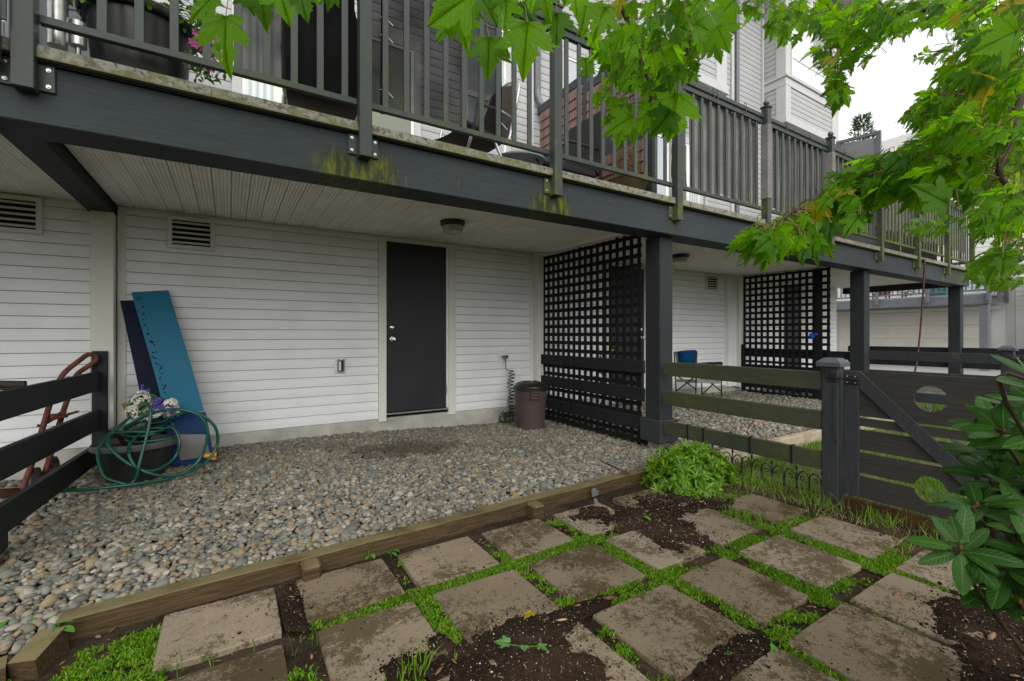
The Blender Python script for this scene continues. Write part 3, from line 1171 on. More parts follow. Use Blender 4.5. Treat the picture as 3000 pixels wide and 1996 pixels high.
# ---- upper storeys: windows, bays, downspouts, eave
def window(x0, x1, z0, z1, y, panes, parent=house, wide=.07, mat=None, rail=None):
    """panes: x fractions; rail: list of z of horizontal bars"""
    f = MB()
    f.box(x0 - wide, x1 + wide, y - .03, y - .001, z1, z1 + wide * 1.3, .004)
    f.box(x0 - wide, x1 + wide, y - .038, y - .001, z0 - wide, z0, .004)
    f.box(x0 - wide, x0, y - .0305, y - .001, z0, z1, .004)
    f.box(x1, x1 + wide, y - .0305, y - .001, z0, z1, .004)
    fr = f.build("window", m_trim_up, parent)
    xs = [x0 + (x1 - x0) * k for k in panes]
    zs = [z0] + (rail or []) + [z1]
    sash = MB()
    for i in range(len(xs) - 1):
        for j in range(len(zs) - 1):
            a, b, c, d = xs[i], xs[i + 1], zs[j], zs[j + 1]
            s = .035
            sash.box(a, b, y - .022, y - .002, c, c + s)
            sash.box(a, b, y - .022, y - .002, d - s, d - .001)
            sash.box(a, a + s, y - .0215, y - .002, c + s, d - s)
            sash.box(b - s, b - .001, y - .0215, y - .002, c + s, d - s)
            mm = mat(i, j) if callable(mat) else (mat or m_pane)
            MB().box(a + s, b - s, y - .010, y - .004, c + s, d - s).build("pane", mm, fr)
    sash.build("sash", m_white, fr)
    return fr


m_blind = plain("window_blind", (.70, .71, .72), .4, .04)
blind_t = NT("slatted_blind")
zz = blind_t.n("SeparateXYZ", {0: blind_t.pos()}).outputs[2]
wv = blind_t.math('SINE', blind_t.math('MULTIPLY', zz, 150.0))
m_blinds = blind_t.fin(blind_t.mix(blind_t.math('MULTIPLY_ADD', wv, .5, .5), (.56, .58, .60), (.72, .73, .75)), .15, 0, .6)
vb = NT("vertical_blind")
xx = vb.n("SeparateXYZ", {0: vb.pos()}).outputs[0]
wv = vb.math('SINE', vb.math('MULTIPLY', xx, 95.0))
m_vblind = vb.fin(vb.mix(vb.math('MULTIPLY_ADD', wv, .5, .5), (.35, .42, .40), (.70, .74, .73)), .12, 0, .6)

window(.11, 1.92, 2.53, 4.60, YW - .012, (0, .19, .5, 1), mat=lambda i, j: (m_vblind, m_pane_green, m_pane_green)[i], wide=.09)
window(2.62, 3.24, 3.35, 5.30, YW - .012, (0, 1), mat=lambda i, j: m_pane, rail=[4.3])
window(4.30, 5.02, 3.35, 5.30, YW - .012, (0, 1), mat=lambda i, j: m_pane, rail=[4.3])
window(5.65, 7.46, 2.53, 4.60, YW - .012, (0, .5, .81, 1), mat=lambda i, j: (m_pane, m_pane_green, m_vblind)[i], wide=.09)
MB().box(-.75, -.02, YW - .03, YW - .014, 2.55, 3.5, .01).build("wall_panel", m_trim_up, house)
MB().box(-.68, -.10, YW - .04, YW - .031, 2.62, 3.4, .02).build("wall_panel", m_trim_up, house)


def side_siding(y0, y1, z0, z1, x, parent):
    """boards on a face that looks towards -X"""
    prof = [(0, 0), (-.0135, 0), (-.0145, .003), (-.0140, .050), (-.0105, .078), (-.0095, EXPO - .005), (0, EXPO - .0045)]
    me = MB().prism(prof, 'y', 0, y1 - y0).mesh("siding_board", m_siding_up)
    # prism along y takes (x, z)
    z = z0
    while z < z1 - .03:
        inst(me, "siding_board", parent, (x, y0, z))
        z += EXPO


def bay(x0, x1):
    yb = 4.915
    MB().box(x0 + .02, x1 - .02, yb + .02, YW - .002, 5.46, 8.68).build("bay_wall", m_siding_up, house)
    MB().box(x0 - .03, x1 + .03, yb - .03, YW - .016, 5.43, 5.58, .006).build("bay_base_trim", m_trim_up, house)
    sf = MB()
    k = x0
    while k < x1 - .05:
        sf.box(k, k + .093, yb - .01, YW - .03, 5.420, 5.4295, .003)
        k += .1
    stuff(sf.build("bay_soffit", m_trim_up, house))
    MB().box(x0 - .035, x1 + .035, yb - .045, YW - .016, 6.36, 6.41, .006).build("bay_sill", m_trim_up, house)
    MB().box(x0 - .01, x1 + .01, yb - .012, YW - .016, 6.20, 6.359, .004).build("bay_band", m_trim_up, house)
    for (za, zb) in ((5.581, 6.199), (6.411, 8.60)):
        for xa, xb in ((x0 - .005, x0 + .19), (x1 - .30, x1 + .005)):
            MB().box(xa, xb, yb - .008, yb + .19, za, zb, .004).build("bay_corner_board", m_trim_up, house)
    n0 = 5.582
    me = siding_mesh(x1 - x0 - .50, m_siding_up)
    z = n0
    while z < 6.12:
        inst(me, "siding_board", house, (x0 + .195, yb + .02, z))
        z += EXPO
    side_siding(yb + .192, YW - .02, 5.582, 6.199, x0 + .02, house)
    side_siding(yb + .192, YW - .02, 6.412, 8.6, x0 + .02, house)
    window(x0 + .22, x1 - .36, 6.45, 8.35, yb + .015, (0, .5, 1), rail=[6.86], mat=lambda i, j: (m_blinds if i == 0 else plain("window_screen", (.30, .31, .33), .5, .1)) if j else m_blind, wide=.02)
    MB().box(x0, x1, yb - .01, yb + .2, 8.44, 8.62, .004).build("bay_band", m_trim_up, house)


bay(5.32, 7.59)
bay(9.59, 11.86)
for x in (9.555, 7.63):
    MB().box(x - .022, x + .022, YW - .06, YW - .016, 2.55, 8.6, .004).build("corner_trim", m_trim_up, house)
m_down = plain("downspout_paint", (.125, .135, .15), .4, .08)
MB().box(8.56, 8.645, YW - .09, YW - .016, 2.5, 8.65, .01).build("downspout", m_down, house)
MB().box(8.45, 8.53, YW - .05, YW - .016, 2.5, 8.6, .004).build("corner_trim", m_trim_up, house)
ds = MB().box(3.70, 3.785, YW - .10, YW - .016, 4.62, 8.65, .01)
ds.tube([(3.742, YW - .06, 4.66), (3.745, YW - .065, 4.55), (3.77, YW - .09, 4.43), (3.82, YW - .15, 4.33), (3.86, YW - .2, 4.29)], .045, 10)
ds.build("downspout", m_down, house)
MB().box(3.60, 3.69, YW - .05, YW - .016, 2.5, 8.6, .004).build("corner_trim", m_trim_up, house)
MB().box(-7, 13.3, 4.55, 11, 8.70, 8.76).box(-7, 13.3, 4.50, 4.57, 8.66, 8.84, .005).build("eave", m_trim_up, house)
MB().add([(-7, 4.45, 8.85), (13.35, 4.45, 8.85), (13.35, 8.2, 10.6), (-7, 8.2, 10.6), (-7, 12, 8.85), (13.35, 12, 8.85)], [(0, 1, 2, 3), (3, 2, 5, 4), (0, 3, 4), (1, 5, 2), (0, 4, 5, 1)]).build("roof", plain("roof_shingles", (.10, .10, .105), .9, .2, 8), house)

# ------------------------------------------------------------------ the deck
deck = thing("deck", (0, 3.1, 0), "long dark grey timber deck with metal railing above the gravel yards", "deck")


def cap_mat():
    t = NT("deck_edge_lichen")
    p = t.pos()
    n = t.noise(p, 16, 7, .72)
    b = t.noise(p, 2.2, 4)
    x = t.n("SeparateXYZ", {0: p}).outputs[0]
    z = t.n("SeparateXYZ", {0: p}).outputs[2]
    c = t.mix(t.noise(p, 40, 3), (.19, .178, .158), (.29, .27, .245))
    a = t.step(t.math('ADD', t.math('MULTIPLY', n, .65), t.math('MULTIPLY', b, .45)), .54, .62)
    dk = t.step(t.noise(p, 26, 7, .8), .50, .56)
    c = t.mix(t.math('MULTIPLY', dk, .8), c, (.04, .033, .025))
    c = t.mix(t.math('MULTIPLY', a, .75), c, t.mix(t.noise(p, 11, 3), (.075, .075, .025), (.17, .18, .045)))
    low = t.math('SUBTRACT', 1.0, t.step(z, 2.452, 2.468))
    c = t.mix(t.math('MULTIPLY', low, .6), c, (.12, .14, .03))
    t.bump(n, .5, .004)
    return t.fin(c, .8)


m_cap = cap_mat()
MB().box(-6.5, 13.42, 3.10, 3.36, 2.148, 2.438, .006).build("beam", m_beam, deck)
MB().box(-6.5, 13.40, 3.135, 5.385, 2.3405, 2.43).build("deck_frame", m_wood_x, deck)
MB().box(-6.5, 13.42, 3.05, 5.388, 2.4515, 2.497).build("deck_floor", plain("deck_membrane", (.24, .235, .22), .8, .15, 4), deck)
MB().box(-6.5, 13.42, 3.085, 3.13, 2.4395, 2.4505).build("drip_edge", m_black, deck)
PX = [-.825, .757, 2.335, 3.89, 5.53, 7.15, 8.80, 10.36, 11.90, 13.42]
PX0 = -.935
xs = [-6.5] + PX + [13.5]
segs = [(-6.5, -.875)] + [(PX[i] + .045, PX[i + 1] - .045) for i in range(9)]
for a, b in segs:
    parts = [(a, b)]
    if b - a < 2 and rnd.random() < .6:
        m_ = a + (b - a) * rnd.uniform(.3, .6)
        parts = [(a, m_ - .001), (m_ + .001, b)]
    for (p, q) in parts:
        MB().box(p, q, 3.045, 3.0495, 2.449, 2.508, .001).box(p, q, 3.05, 3.12, 2.4985, 2.508, .002).build("deck_edge_trim", m_cap, deck)

# columns with plinths and concrete piers
for cx in (-1.215, 3.78, 8.57, 13.21):
    c = MB().box(cx + .005, cx + .205, 3.19, 3.39, .225, 2.147, .008).build("column", m_wood_z, deck)
    MB().box(cx - .035, cx + (.245 if cx > 0 else .23), 3.15, 3.43, -.003, .232 if cx > 0 else .13, .008).build("column_plinth", m_post if cx == 3.78 else m_wood_x, c)
    MB().box(cx + .02, cx + .19, 3.205, 3.375, -.35, -.004, .01).build("column_pier", m_pier, c)
MB().box(-1.05, -.875, 3.37, 5.395, 2.20, 2.338, .006).build("cross_beam", m_wood_y, deck)
MB().box(13.22, 13.40, 3.37, 5.39, 2.15, 2.338, .006).build("cross_beam", m_wood_y, deck)

# soffit planks: ribbed vinyl running back to the wall
prof = []
W_, nrib = .125, 5
for k in range(nrib):
    x = k * W_ / nrib
    prof += [(x + (.004 if k == 0 else 0), .010 if k else .016), (x + .004 + (.004 if k == 0 else 0), 0), (x + W_ / nrib - .004, 0), (x + W_ / nrib - .0005, .010)]
prof += [(W_ - .0005, .022), (0, .022)]


def soffit(x0, x1, y0=3.375, y1=5.372):
    me = MB().prism(prof, 'y', 0, y1 - y0).mesh("soffit_plank", m_soffit)
    x = x0
    while x < x1 - .05:
        inst(me, "soffit_plank", deck, (x, y0, 2.289))
        x += W_ + .001


soffit(-.87, 3.90)
soffit(3.95, 8.55)
soffit(8.80, 13.15)
soffit(-4.1, -1.07)

# railing
m_bolt = m_steel
zb_, zt_ = 2.285, 3.86


def bolt_head(mb, x, y, z):
    mb.lathe([(.011, 0), (.011, .001), (.010, .003), (.006, .003), (.0055, .009), (.002, .0095)], (0, 0, 0), 8)
    n = 8 * 6
    for i in range(len(mb.v) - n, len(mb.v)):
        a = mb.v[i]
        mb.v[i] = (x + a[0], y - a[2], z + a[1])


post_me = MB().box(-.04, .04, 0, .078, 0, zt_ - zb_, .003).mesh("rail_post", m_rail)
cap_mb = MB().box(-.052, .052, -.012, .09, 0, .022, .004).box(-.03, .03, .01, .068, .022, .034, .003)
cap_me = cap_mb.mesh("post_cap", m_rail)
ball_me = MB().sphere((0, .039, .068), .036, 16, 10).mesh("finial_ball", plain("finial_grey", (.06, .07, .075), .3, .1), smooth=True)
br = MB().box(-.098, .098, .0655, .079, .02, .150, .003)
br_me = br.mesh("post_bracket", m_rail)
bt = MB()
for bx in (-.075, .075):
    for bz in (.045, .125):
        bolt_head(bt, bx, .0645, bz)
bt_me = bt.mesh("bracket_bolts", m_bolt, smooth='auto')
for i, x in enumerate([PX0] + PX):
    p = inst(post_me, "rail_post", deck, (x, 3.02, zb_ + (.085 if i == 0 else 0)))
    if i == 0:
        p.location.y -= .06
    inst(cap_me, "post_cap", p, (x, 3.02, zt_))
    inst(ball_me, "finial_ball", p, (x, 3.02, zt_))
    if i > 0:
        inst(br_me, "post_bracket", p, (x, 3.02, zb_))
        inst(bt_me, "bracket_bolts", p, (x, 3.02, zb_))
bal_me = MB().box(-.0205, .0205, 0, .018, 0, 1.03, .002).mesh("baluster", m_baluster)
for i in range(9):
    a, b = PX[i] + .041, PX[i + 1] - .041
    MB().box(a, b, 3.078, 3.116, 2.632, 2.672, .003).build("bottom_rail", m_rail, deck)
    MB().box(a, b, 3.062, 3.13, 3.735, 3.79, .008).box(a, b, 3.078, 3.116, 3.68, 3.734, .003).build("top_rail", m_rail, deck)
    n = 10 if i != 0 else 9
    pitch = (PX[i + 1] - PX[i]) / (n + 1)
    for k in range(n):
        xk = PX[i] + pitch * (k + 1)
        if i == 0:
            xk = -.555 + .1493 * k
        elif i == 1:
            xk = .905 + .1483 * k
            if k == 9:
                continue
        inst(bal_me, "baluster", deck, (xk, 3.088, 2.669))
# rail round the far end and at the left end of the neighbour
MB().box(13.40, 13.44, 3.1, 5.3, 2.632, 2.672, .003).build("bottom_rail", m_rail, deck)
MB().box(13.385, 13.45, 3.1, 5.3, 3.68, 3.79, .006).build("top_rail", m_rail, deck)
for k in range(13):
    inst(bal_me, "baluster", deck, (13.42, 3.24 + .15 * k, 2.669), (0, 0, math.radians(90)))
MB().box(-2.5, PX0 - .042, 3.03, 3.068, 2.70, 2.74, .003).build("bottom_rail", m_rail, deck)
MB().box(-2.5, PX0 - .042, 3.01, 3.08, 3.70, 3.79, .003).build("top_rail", m_rail, deck)
MB().box(PX0 + .042, PX[0] - .042, 2.99, 3.0, 2.56, 2.70, .002).build("link_plate", m_rail, deck)
for k in range(6):
    inst(bal_me, "baluster", deck, (-1.2 - .15 * k, 3.04, 2.735))

# ------------------------------------------------------------------ trellises under the deck
def trellis(name, X, ys, zs, z0, z1, label, wide=None, rails_front=True, ytop=None):
    t = thing(name, (X, 4.3, z0), label, "trellis", "square lattice panels under the deck")
    vm = MB().box(-.006, .006, -.0235, .0235, 0, z1 - z0, .002).mesh("upright_slat", m_trellis)
    hm = MB().box(-.006, .006, 0, ys[0] - ys[-1] + .05, -.0235, .0235, .002).mesh("cross_slat", m_trellis)
    for y in ys:
        inst(vm, "upright_slat", t, (X + .008, y, z0 + rnd.uniform(-.012, .012)))
    for z in zs:
        inst(hm, "cross_slat", t, (X + .0205, ys[-1] - .025, z))
    if wide:
        MB().box(X - .012, X + .0015, wide - .05, wide + .05, z0 + .02, z1, .003).build("joint_board", m_trellis, t)
    return t


ys1 = [5.376 - .1106 * k for k in range(18)]
zs1 = [2.208 - .1085 * k for k in range(21)]
t1 = trellis("trellis", 3.80, ys1, zs1, -.075, 2.235, "black square lattice with board rails right of the bin")
for (za, zb) in ((.705, .842), (.405, .545), (.095, .238)):
    MB().box(3.757, 3.796, 3.395, 5.30, za, zb, .005).build("rail", m_trellis_rail, t1)
MB().box(3.772, 3.862, 5.302, 5.382, -.1, .975, .005).build("end_post", m_trellis_rail, t1)
tie = NT("x")  # placeholder colour for straps
m_tie = plain("black_strap", (.008, .008, .008), .4, .1)
for y, za, zb in ((4.80, .705, .842), (4.60, .705, .842), (4.125, .705, .842), (3.465, .705, .842), (4.03, .405, .545), (4.80, .095, .238), (4.585, .095, .238)):
    MB().box(3.752, 3.7565, y - .006, y + .006, za - .003, zb + .004).box(3.752, 3.80, y - .006, y + .006, zb + .001, zb + .005).build("strap", m_tie, t1)
ys2 = [5.19 - .1135 * k for k in range(14)]
zs2 = [2.235 - .1165 * k for k in range(21)]
t2 = trellis("trellis", 8.60, ys2, zs2, -.10, 2.26, "farther black lattice panel beyond the folding chair", wide=3.87)
for (za, zb) in ((.705, .842), (.405, .545), (.095, .238)):
    MB().box(8.65, 8.69, 3.395, 5.30, za, zb, .005).build("rail", m_trellis_rail, t2)
MB().box(8.61, 8.65, 5.22, 5.262, -.1, .93, .005).build("end_post", m_trellis_rail, t2)

# ------------------------------------------------------------------ fences and gates (all square to the house)
RZ = ((.702, .842), (.405, .547), (.104, .242))
capm = MB()
capm.add([(-.08, -.08, .0), (.08, -.08, .0), (.08, .08, 0), (-.08, .08, 0), (-.08, -.08, .03), (.08, -.08, .03), (.08, .08, .03), (-.08, .08, .03), (-.045, -.045, .062), (.045, -.045, .062), (.045, .045, .062), (-.045, .045, .062)],
         [(3, 2, 1, 0), (0, 1, 5, 4), (1, 2, 6, 5), (2, 3, 7, 6), (3, 0, 4, 7), (4, 5, 9, 8), (5, 6, 10, 9), (6, 7, 11, 10), (7, 4, 8, 11), (8, 9, 10, 11)])
m_capw = painted_wood("post_cap_paint", 'x', (.085, .092, .105))
cap2 = capm.mesh("post_cap", m_capw)

fence = thing("fence", (3.78, 2.4, -.14), "three rail grey fence with algae, running from the column to the gate", "fence", "rail fences between the yards")
for k, (za, zb) in enumerate(RZ):
    r = MB().box(3.78, 3.818, 1.683, (3.145 if k < 2 else 3.148), za, zb, .005).build("rail", m_fence_green, fence)
p = MB().box(3.775, 3.885, 1.568, 1.678, -.3, .885, .006).build("post", m_post, fence)
inst(cap2, "post_cap", p, (3.83, 1.623, .885))
for y in (2.854, 2.684, 2.233, 1.893):
    MB().box(3.774, 3.7795, y - .007, y + .007, RZ[2][0] - .004, RZ[2][1] + .005).box(3.774, 3.824, y - .007, y + .007, RZ[2][1] + .0005, RZ[2][1] + .006).build("strap", m_tie, fence)
wire = MB().tube([(3.772, 1.60, .80), (3.768, 1.598, .6), (3.766, 1.60, .45), (3.768, 1.59, .36), (3.766, 1.575, .31), (3.768, 1.565, .34), (3.768, 1.58, .355), (3.768, 1.592, .33)], .0016, 5)
wire.build("loose_wire", m_black, fence)


def gate(X, y1, y0, label, full=True):
    """garden gate: boards seen from the camera side, lock stile at y1"""
    g = thing("gate", (X, (y0 + y1) / 2, -.03), label, "gate", "board gates in the fences")
    Z = [(.703, .860), (.545, .697), (.472, .530), (.307, .447), (.141, .284), (-.033, .116)]
    cy, R = y1 - .478, .084
    holes = [.710, .128]
    for k, (za, zb) in enumerate(Z):
        ring = []

        def edge(ya, yb, z, up):
            pts = []
            hz = None
            for h in holes:
                if abs(z - h) < R - .004:
                    hz = h
            if hz is None:
                return [(ya, z), (yb, z)]
            half = math.sqrt(R * R - (z - hz) ** 2)
            a0 = math.atan2(z - hz, half)
            out = [(ya, z)]
            n = 10
            # arc from y smaller to larger through the board
            for i in range(n + 1):
                f = i / n
                if up:      # bottom edge, notch goes up
                    ang = (math.pi - a0) + (a0 - (math.pi - a0)) * f
                else:
                    ang = (math.pi - a0) + ((2 * math.pi + a0) - (math.pi - a0)) * f
                out.append((cy + R * math.cos(ang), hz + R * math.sin(ang)))
            out.append((yb, z))
            return out
        lo = edge(y0, y1, za, True)
        hi = edge(y0, y1, zb, False)
        mb = MB()
        # split the notched outline in columns so that every face stays convex
        ysam = sorted(set([round(q[0], 5) for q in lo + hi]))

        def at(poly, y):
            for i in range(len(poly) - 1):
                if poly[i][0] - 1e-6 <= y <= poly[i + 1][0] + 1e-6 and poly[i + 1][0] - poly[i][0] > 1e-9:
                    f = (y - poly[i][0]) / (poly[i + 1][0] - poly[i][0])
                    return poly[i][1] + f * (poly[i + 1][1] - poly[i][1])
            return poly[-1][1]
        n = len(ysam)
        vs = []
        for y in ysam:
            for xx_ in (X + .022, X + .042):
                vs += [(xx_, y, at(lo, y)), (xx_, y, at(hi, y))]
        fs = []
        for i in range(n - 1):
            b, c = 4 * i, 4 * i + 4
            fs += [(b, c, c + 1, b + 1), (b + 2, b + 3, c + 3, c + 2), (b + 1, c + 1, c + 3, b + 3), (b, b + 2, c + 2, c)]
        fs += [(0, 1, 3, 2), (4 * n - 4, 4 * n - 2, 4 * n - 1, 4 * n - 3)]
        mb.add(vs, fs).build("board", m_gate, g)
    MB().box(X, X + .0215, y1 - .098, y1, -.028, .862, .004).build("stile", m_post, g)
    MB().box(X, X + .0215, y0, y0 + .098, -.028, .862, .004).build("stile", m_gate, g)
    br = MB()
    ya, yb = y1 - .10, y0 + .10
    br.prism([(ya, .862), (ya, .745), (yb + .0, -.02), (yb, .10)], 'x', X + .001, X + .0212)
    br.build("brace", m_post, g)
    lt = MB().box(X - .012, X, y1 - .105, y1 - .005, .768, .832, .003)
    lt.tube([(X - .018, y1 - .11, .803), (X - .018, y1 + .075, .803)], .006, 8)
    lt.build("latch", m_black, g)
    sc = MB()
    for yy in (y1 - .03, y1 - .08):
        for zz_ in (.778, .822):
            sc.sphere((X - .012, yy, zz_), .005, 8, 6)
    sc.build("screw", m_steel, g)
    hp = MB().box(X - .008, X - .001, y0 + .03, y0 + .2, .715, .79, .003)
    hp.build("hinge", m_black, g)
    kp = MB().box(X - .010, X - .0055, y1 + .042, y1 + .10, .772, .836, .003)
    kp.tube([(X - .022, y1 + .09, .80), (X - .024, y1 + .096, .84), (X - .03, y1 + .10, .872)], .007, 8)
    kp.build("latch_keeper", m_black, g)
    return g


gate(3.78, 1.537, .585, "dark board gate with two round finger holes and a diagonal brace, behind the rhododendron")
p2 = thing("fence_post", (3.83, .52, -.14), "dark fence post hidden behind the rhododendron at the gate hinge", "post")
MB().box(3.775, 3.885, .455, .565, -.3, .885, .006).build("post_shaft", m_post, p2)
inst(cap2, "post_cap", p2, (3.83, .51, .885))
MB().box(3.765, 3.80, .57, 1.53, -.3, -.045, .004).build("kick_board", m_cedar, p2)

fence2 = thing("fence", (8.6, 2.4, -.14), "second three rail fence, beyond the neighbouring yard", "fence", "rail fences between the yards")
for (za, zb) in RZ:
    MB().box(8.6, 8.638, 1.693, 3.145, za + .025, zb + .025, .005).build("rail", m_post, fence2)
p = MB().box(8.595, 8.70, 1.572, 1.69, -.3, .915, .006).build("post", m_post, fence2)
inst(cap2, "post_cap", p, (8.65, 1.631, .915))
gate(8.6, 1.56, .60, "farther dark gate at the right edge of the photo beside the second fence")
fence3 = thing("fence", (13.3, 3.5, -.14), "farthest dark rail fence in front of the driveway", "fence", "rail fences between the yards")
for (za, zb) in RZ:
    MB().box(13.3, 13.34, 1.6, 5.3, za, zb, .005).build("rail", m_fence_dark, fence3)
MB().box(13.29, 13.40, 1.5, 1.6, -.3, .93, .006).build("post", m_post, fence3)

fence0 = thing("fence", (-.95, 4.2, -.1), "dark three rail fence at the left edge ending at the white corner post", "fence", "rail fences between the yards")
for (za, zb, zc, zd) in ((.838, .697, .802, .640), (.560, .410, .472, .302), (.285, .135, .180, .020)):
    vs = []
    for y, t_, b_ in ((2.9, za + .005, zb + .008), (5.235, zc, zd)):
        for x in (-.985, -.95):
            vs += [(x, y, b_), (x, y, t_)]
    MB().add(vs, [(0, 1, 3, 2), (4, 6, 7, 5), (0, 4, 5, 1), (2, 3, 7, 6), (1, 5, 7, 3), (0, 2, 6, 4)]).build("rail", m_fence_dark, fence0)
MB().box(-1.008, -.904, 5.24, 5.30, -.25, .978, .005).build("post", m_wood_z, fence0)

# ------------------------------------------------------------------ wire edging fence
def wire_panel(wd=.19):
    mb = MB()
    r = .005
    mb.tube([(0, 0, -.04), (0, 0, .20)], r, 6)
    mb.sphere((0, 0, .205), .010, 8, 6, (1, 1, 1.9))
    mb.sphere((0, 0, .17), .006, 8, 6)
    for s in (-1, 1):
        mb.tube([(0, s * .002, .10), (0, s * .012, .15), (0, s * .035, .18), (0, s * .062, .185), (0, s * .085, .165), (0, s * .094, .13), (0, s * .095, .08), (0, s * .095, -.04)], r, 6)
        pts = []
        for k in range(12):
            a = .4 + k * .5
            rr = .022 * (1 - k / 16)
            pts.append((0, s * (.045 + rr * math.cos(a)), .125 + rr * math.sin(a)))
        mb.tube(pts, .0038, 5)
        pts = [(0, s * .015, .03), (0, s * .03, .0), (0, s * .055, -.005), (0, s * .07, .015), (0, s * .06, .032), (0, s * .046, .022)]
        mb.tube(pts, .0025, 5)
    return mb.mesh("hoop", m_black, smooth=True)


we = thing("wire_edging", (3.90, 2.2, -.14), "low black scrolled wire border under the fence rails", "garden border", "scrolled wire borders")
wm = wire_panel()
for k in range(7):
    inst(wm, "hoop", we, (3.90 + rnd.uniform(-.015, .015), 1.72 + .19 * k, -.15 + rnd.uniform(-.01, .01)), (rnd.uniform(-.05, .05), rnd.uniform(-.1, .1), rnd.uniform(-.06, .06)))
we2 = copy_tree(we, (8.55, 2.2, -.14), "low black scrolled wire border seen through the upper gate hole", "scrolled wire borders")

# ------------------------------------------------------------------ timber edging
te = thing("timber_edging", (1.5, 2.6, -.14), "long weathered timber edging between the gravel and the path, with stakes", "garden edging")
ang = math.atan(.046)


def skew_box(xa, xb, off, thick, z0, z1, jag=0.0):
    vs, n = [], 24
    for i in range(n + 1):
        x = xa + (xb - xa) * i / n
        y = 2.55 + .046 * (x + .6) + off
        w = jag * fbm(x * 2.3, 1.7)
        c = .006
        for (dy, z) in ((0, z0), (0, z1 - c + w), (c, z1 + w), (thick - c, z1 + w), (thick, z1 - c + w), (thick, z0)):
            vs.append((x, y + dy + w * .5, z))
    fs = [(i * 6 + k, i * 6 + (k + 1) % 6, (i + 1) * 6 + (k + 1) % 6, (i + 1) * 6 + k) for i in range(n) for k in range(6)]
    fs += [tuple(range(6)), tuple(n * 6 + k for k in range(6))[::-1]]
    return MB().add(vs, fs)


skew_box(-.60, 3.72, 0, .09, -.20, -.048, .006).build("beam", m_timber, te)
for px, py in ((914, 1650), (1577, 1476)):
    q = onZ(px, py, -.045)
    MB().box(q.x - .045, q.x + .045, q.y - .02, timber_y(q.x) - .0945, -.25, -.052, .012).build("stake", m_timber, te)
te2 = thing("timber_edging", (-.75, 2.5, -.14), "short timber edging with an angled corner block at the bottom left", "garden edging")
q = onZ(105, 1895, -.05)
b = MB()
b.bar((q.x - .02, q.y - .04, -.13), (q.x + .03, q.y + .10, -.10), .085, .13)
b.build("corner_block", m_timber, te2)
b = MB().bar((-1.45, q.y - .19, -.125), (q.x - .07, q.y - .02, -.125), .09, .12)
b.build("beam", m_timber, te2)
te3 = thing("timber_edging", (6, 2.65, -.1), "pale timber edging of the neighbouring gravel behind the fence", "garden edging")
MB().box(3.98, 8.5, 2.61, 2.70, -.2, .0, .008).build("beam", plain("pale_timber", (.34, .28, .2), .85, .25, 6), te3)
# ------------------------------------------------------------------ things in the gravel yard
def Lp(x, y):
    return x / 3.1357, 960 + y / 3.1357


# bin
bn = thing("trash_can", (3.33, 4.90, gz(3.33, 4.9)), "brown plastic trash can with a black domed lid by the lattice", "trash can")
m_bin = plain("brown_plastic", (.082, .062, .056), .45, .1, 5, .05, 90)
m_lid = plain("black_lid_plastic", (.018, .016, .013), .35, .25, 4)
zb = gz(3.33, 4.9)
mb = MB()
mb.lathe([(.170, 0), (.178, .008), (.186, .15), (.206, .40), (.207, .405), (.211, .407), (.215, .50), (.218, .515), (.205, .515), (.20, .50)], (3.33, 4.90, zb), 40)
body = mb.build("bin_body", m_bin, bn, smooth='auto')
mb = MB()
mb.lathe([(.233, .500), (.238, .503), (.238, .522), (.226, .530), (.221, .545), (.205, .552), (.17, .578), (.11, .596), (.05, .603), (.005, .604)], (3.33, 4.90, zb), 40)
lid = mb.build("lid", m_lid, bn, smooth='auto')
rb = MB()
for k in range(6):
    a = k * math.pi / 3 + .2
    pts = [(3.33 + r * math.cos(a), 4.90 + r * math.sin(a), zb + z) for r, z in ((.205, .553), (.17, .580), (.11, .598), (.05, .605))]
    rb.tube(pts, .006, 6)
rb.build("lid_rib", m_lid, lid, smooth=True)
hn = MB()
a0 = math.atan2(-4.9, -3.33) + .28
ca, sa = math.cos(a0), math.sin(a0)


def hpt(r, t, z):
    return (3.33 + r * ca - t * sa, 4.9 + r * sa + t * ca, zb + z)


for (t0, t1, z0, z1) in ((-.062, .062, .478, .498), (-.062, -.048, .412, .478), (.048, .062, .412, .478), (-.062, .062, .398, .413), (-.046, .046, .440, .466)):
    hn.add([hpt(r, t, z) for r in (.205, .236 if (z0, z1) != (.440, .466) else .226) for t in (t0, t1) for z in (z0, z1)], [(0, 1, 3, 2), (4, 6, 7, 5), (0, 4, 5, 1), (2, 3, 7, 6), (0, 2, 6, 4), (1, 5, 7, 3)])
hn.build("bin_handle", m_bin, bn)

# coiled hose at the tap
m_hose = plain("green_hose", (.004, .075, .05), .25, .15, 12)
m_coil = plain("dark_green_hose", (.004, .03, .022), .3, .2, 12)
pts = [(3.195, 5.31, .765), (3.195, 5.305, .70), (3.20, 5.30, .64)]
for k in range(150):
    a = k * .55
    z = .62 - k * .0041
    pts.append((3.27 + .045 * math.cos(a) + .012 * math.sin(k * .11), 5.28 + .035 * math.sin(a), max(z, gz(3.2, 5.28) + .03)))
for k in range(90):
    a = k * .42
    r = .05 + .04 * math.sin(k * .31)
    pts.append((3.19 + .05 * math.sin(k * .07) + r * math.cos(a), 5.27 + .03 * math.sin(a * 1.3), gz(3.2, 5.28) + .085 + .07 * math.sin(a) + .02 * math.sin(k)))
tag(MB().tube(pts, .0065, 7).build("coiled_hose", m_coil, at=(3.2, 5.3, -.05), smooth=True), "thin dark green coiled hose hanging from the wall tap behind the bin", "hose")

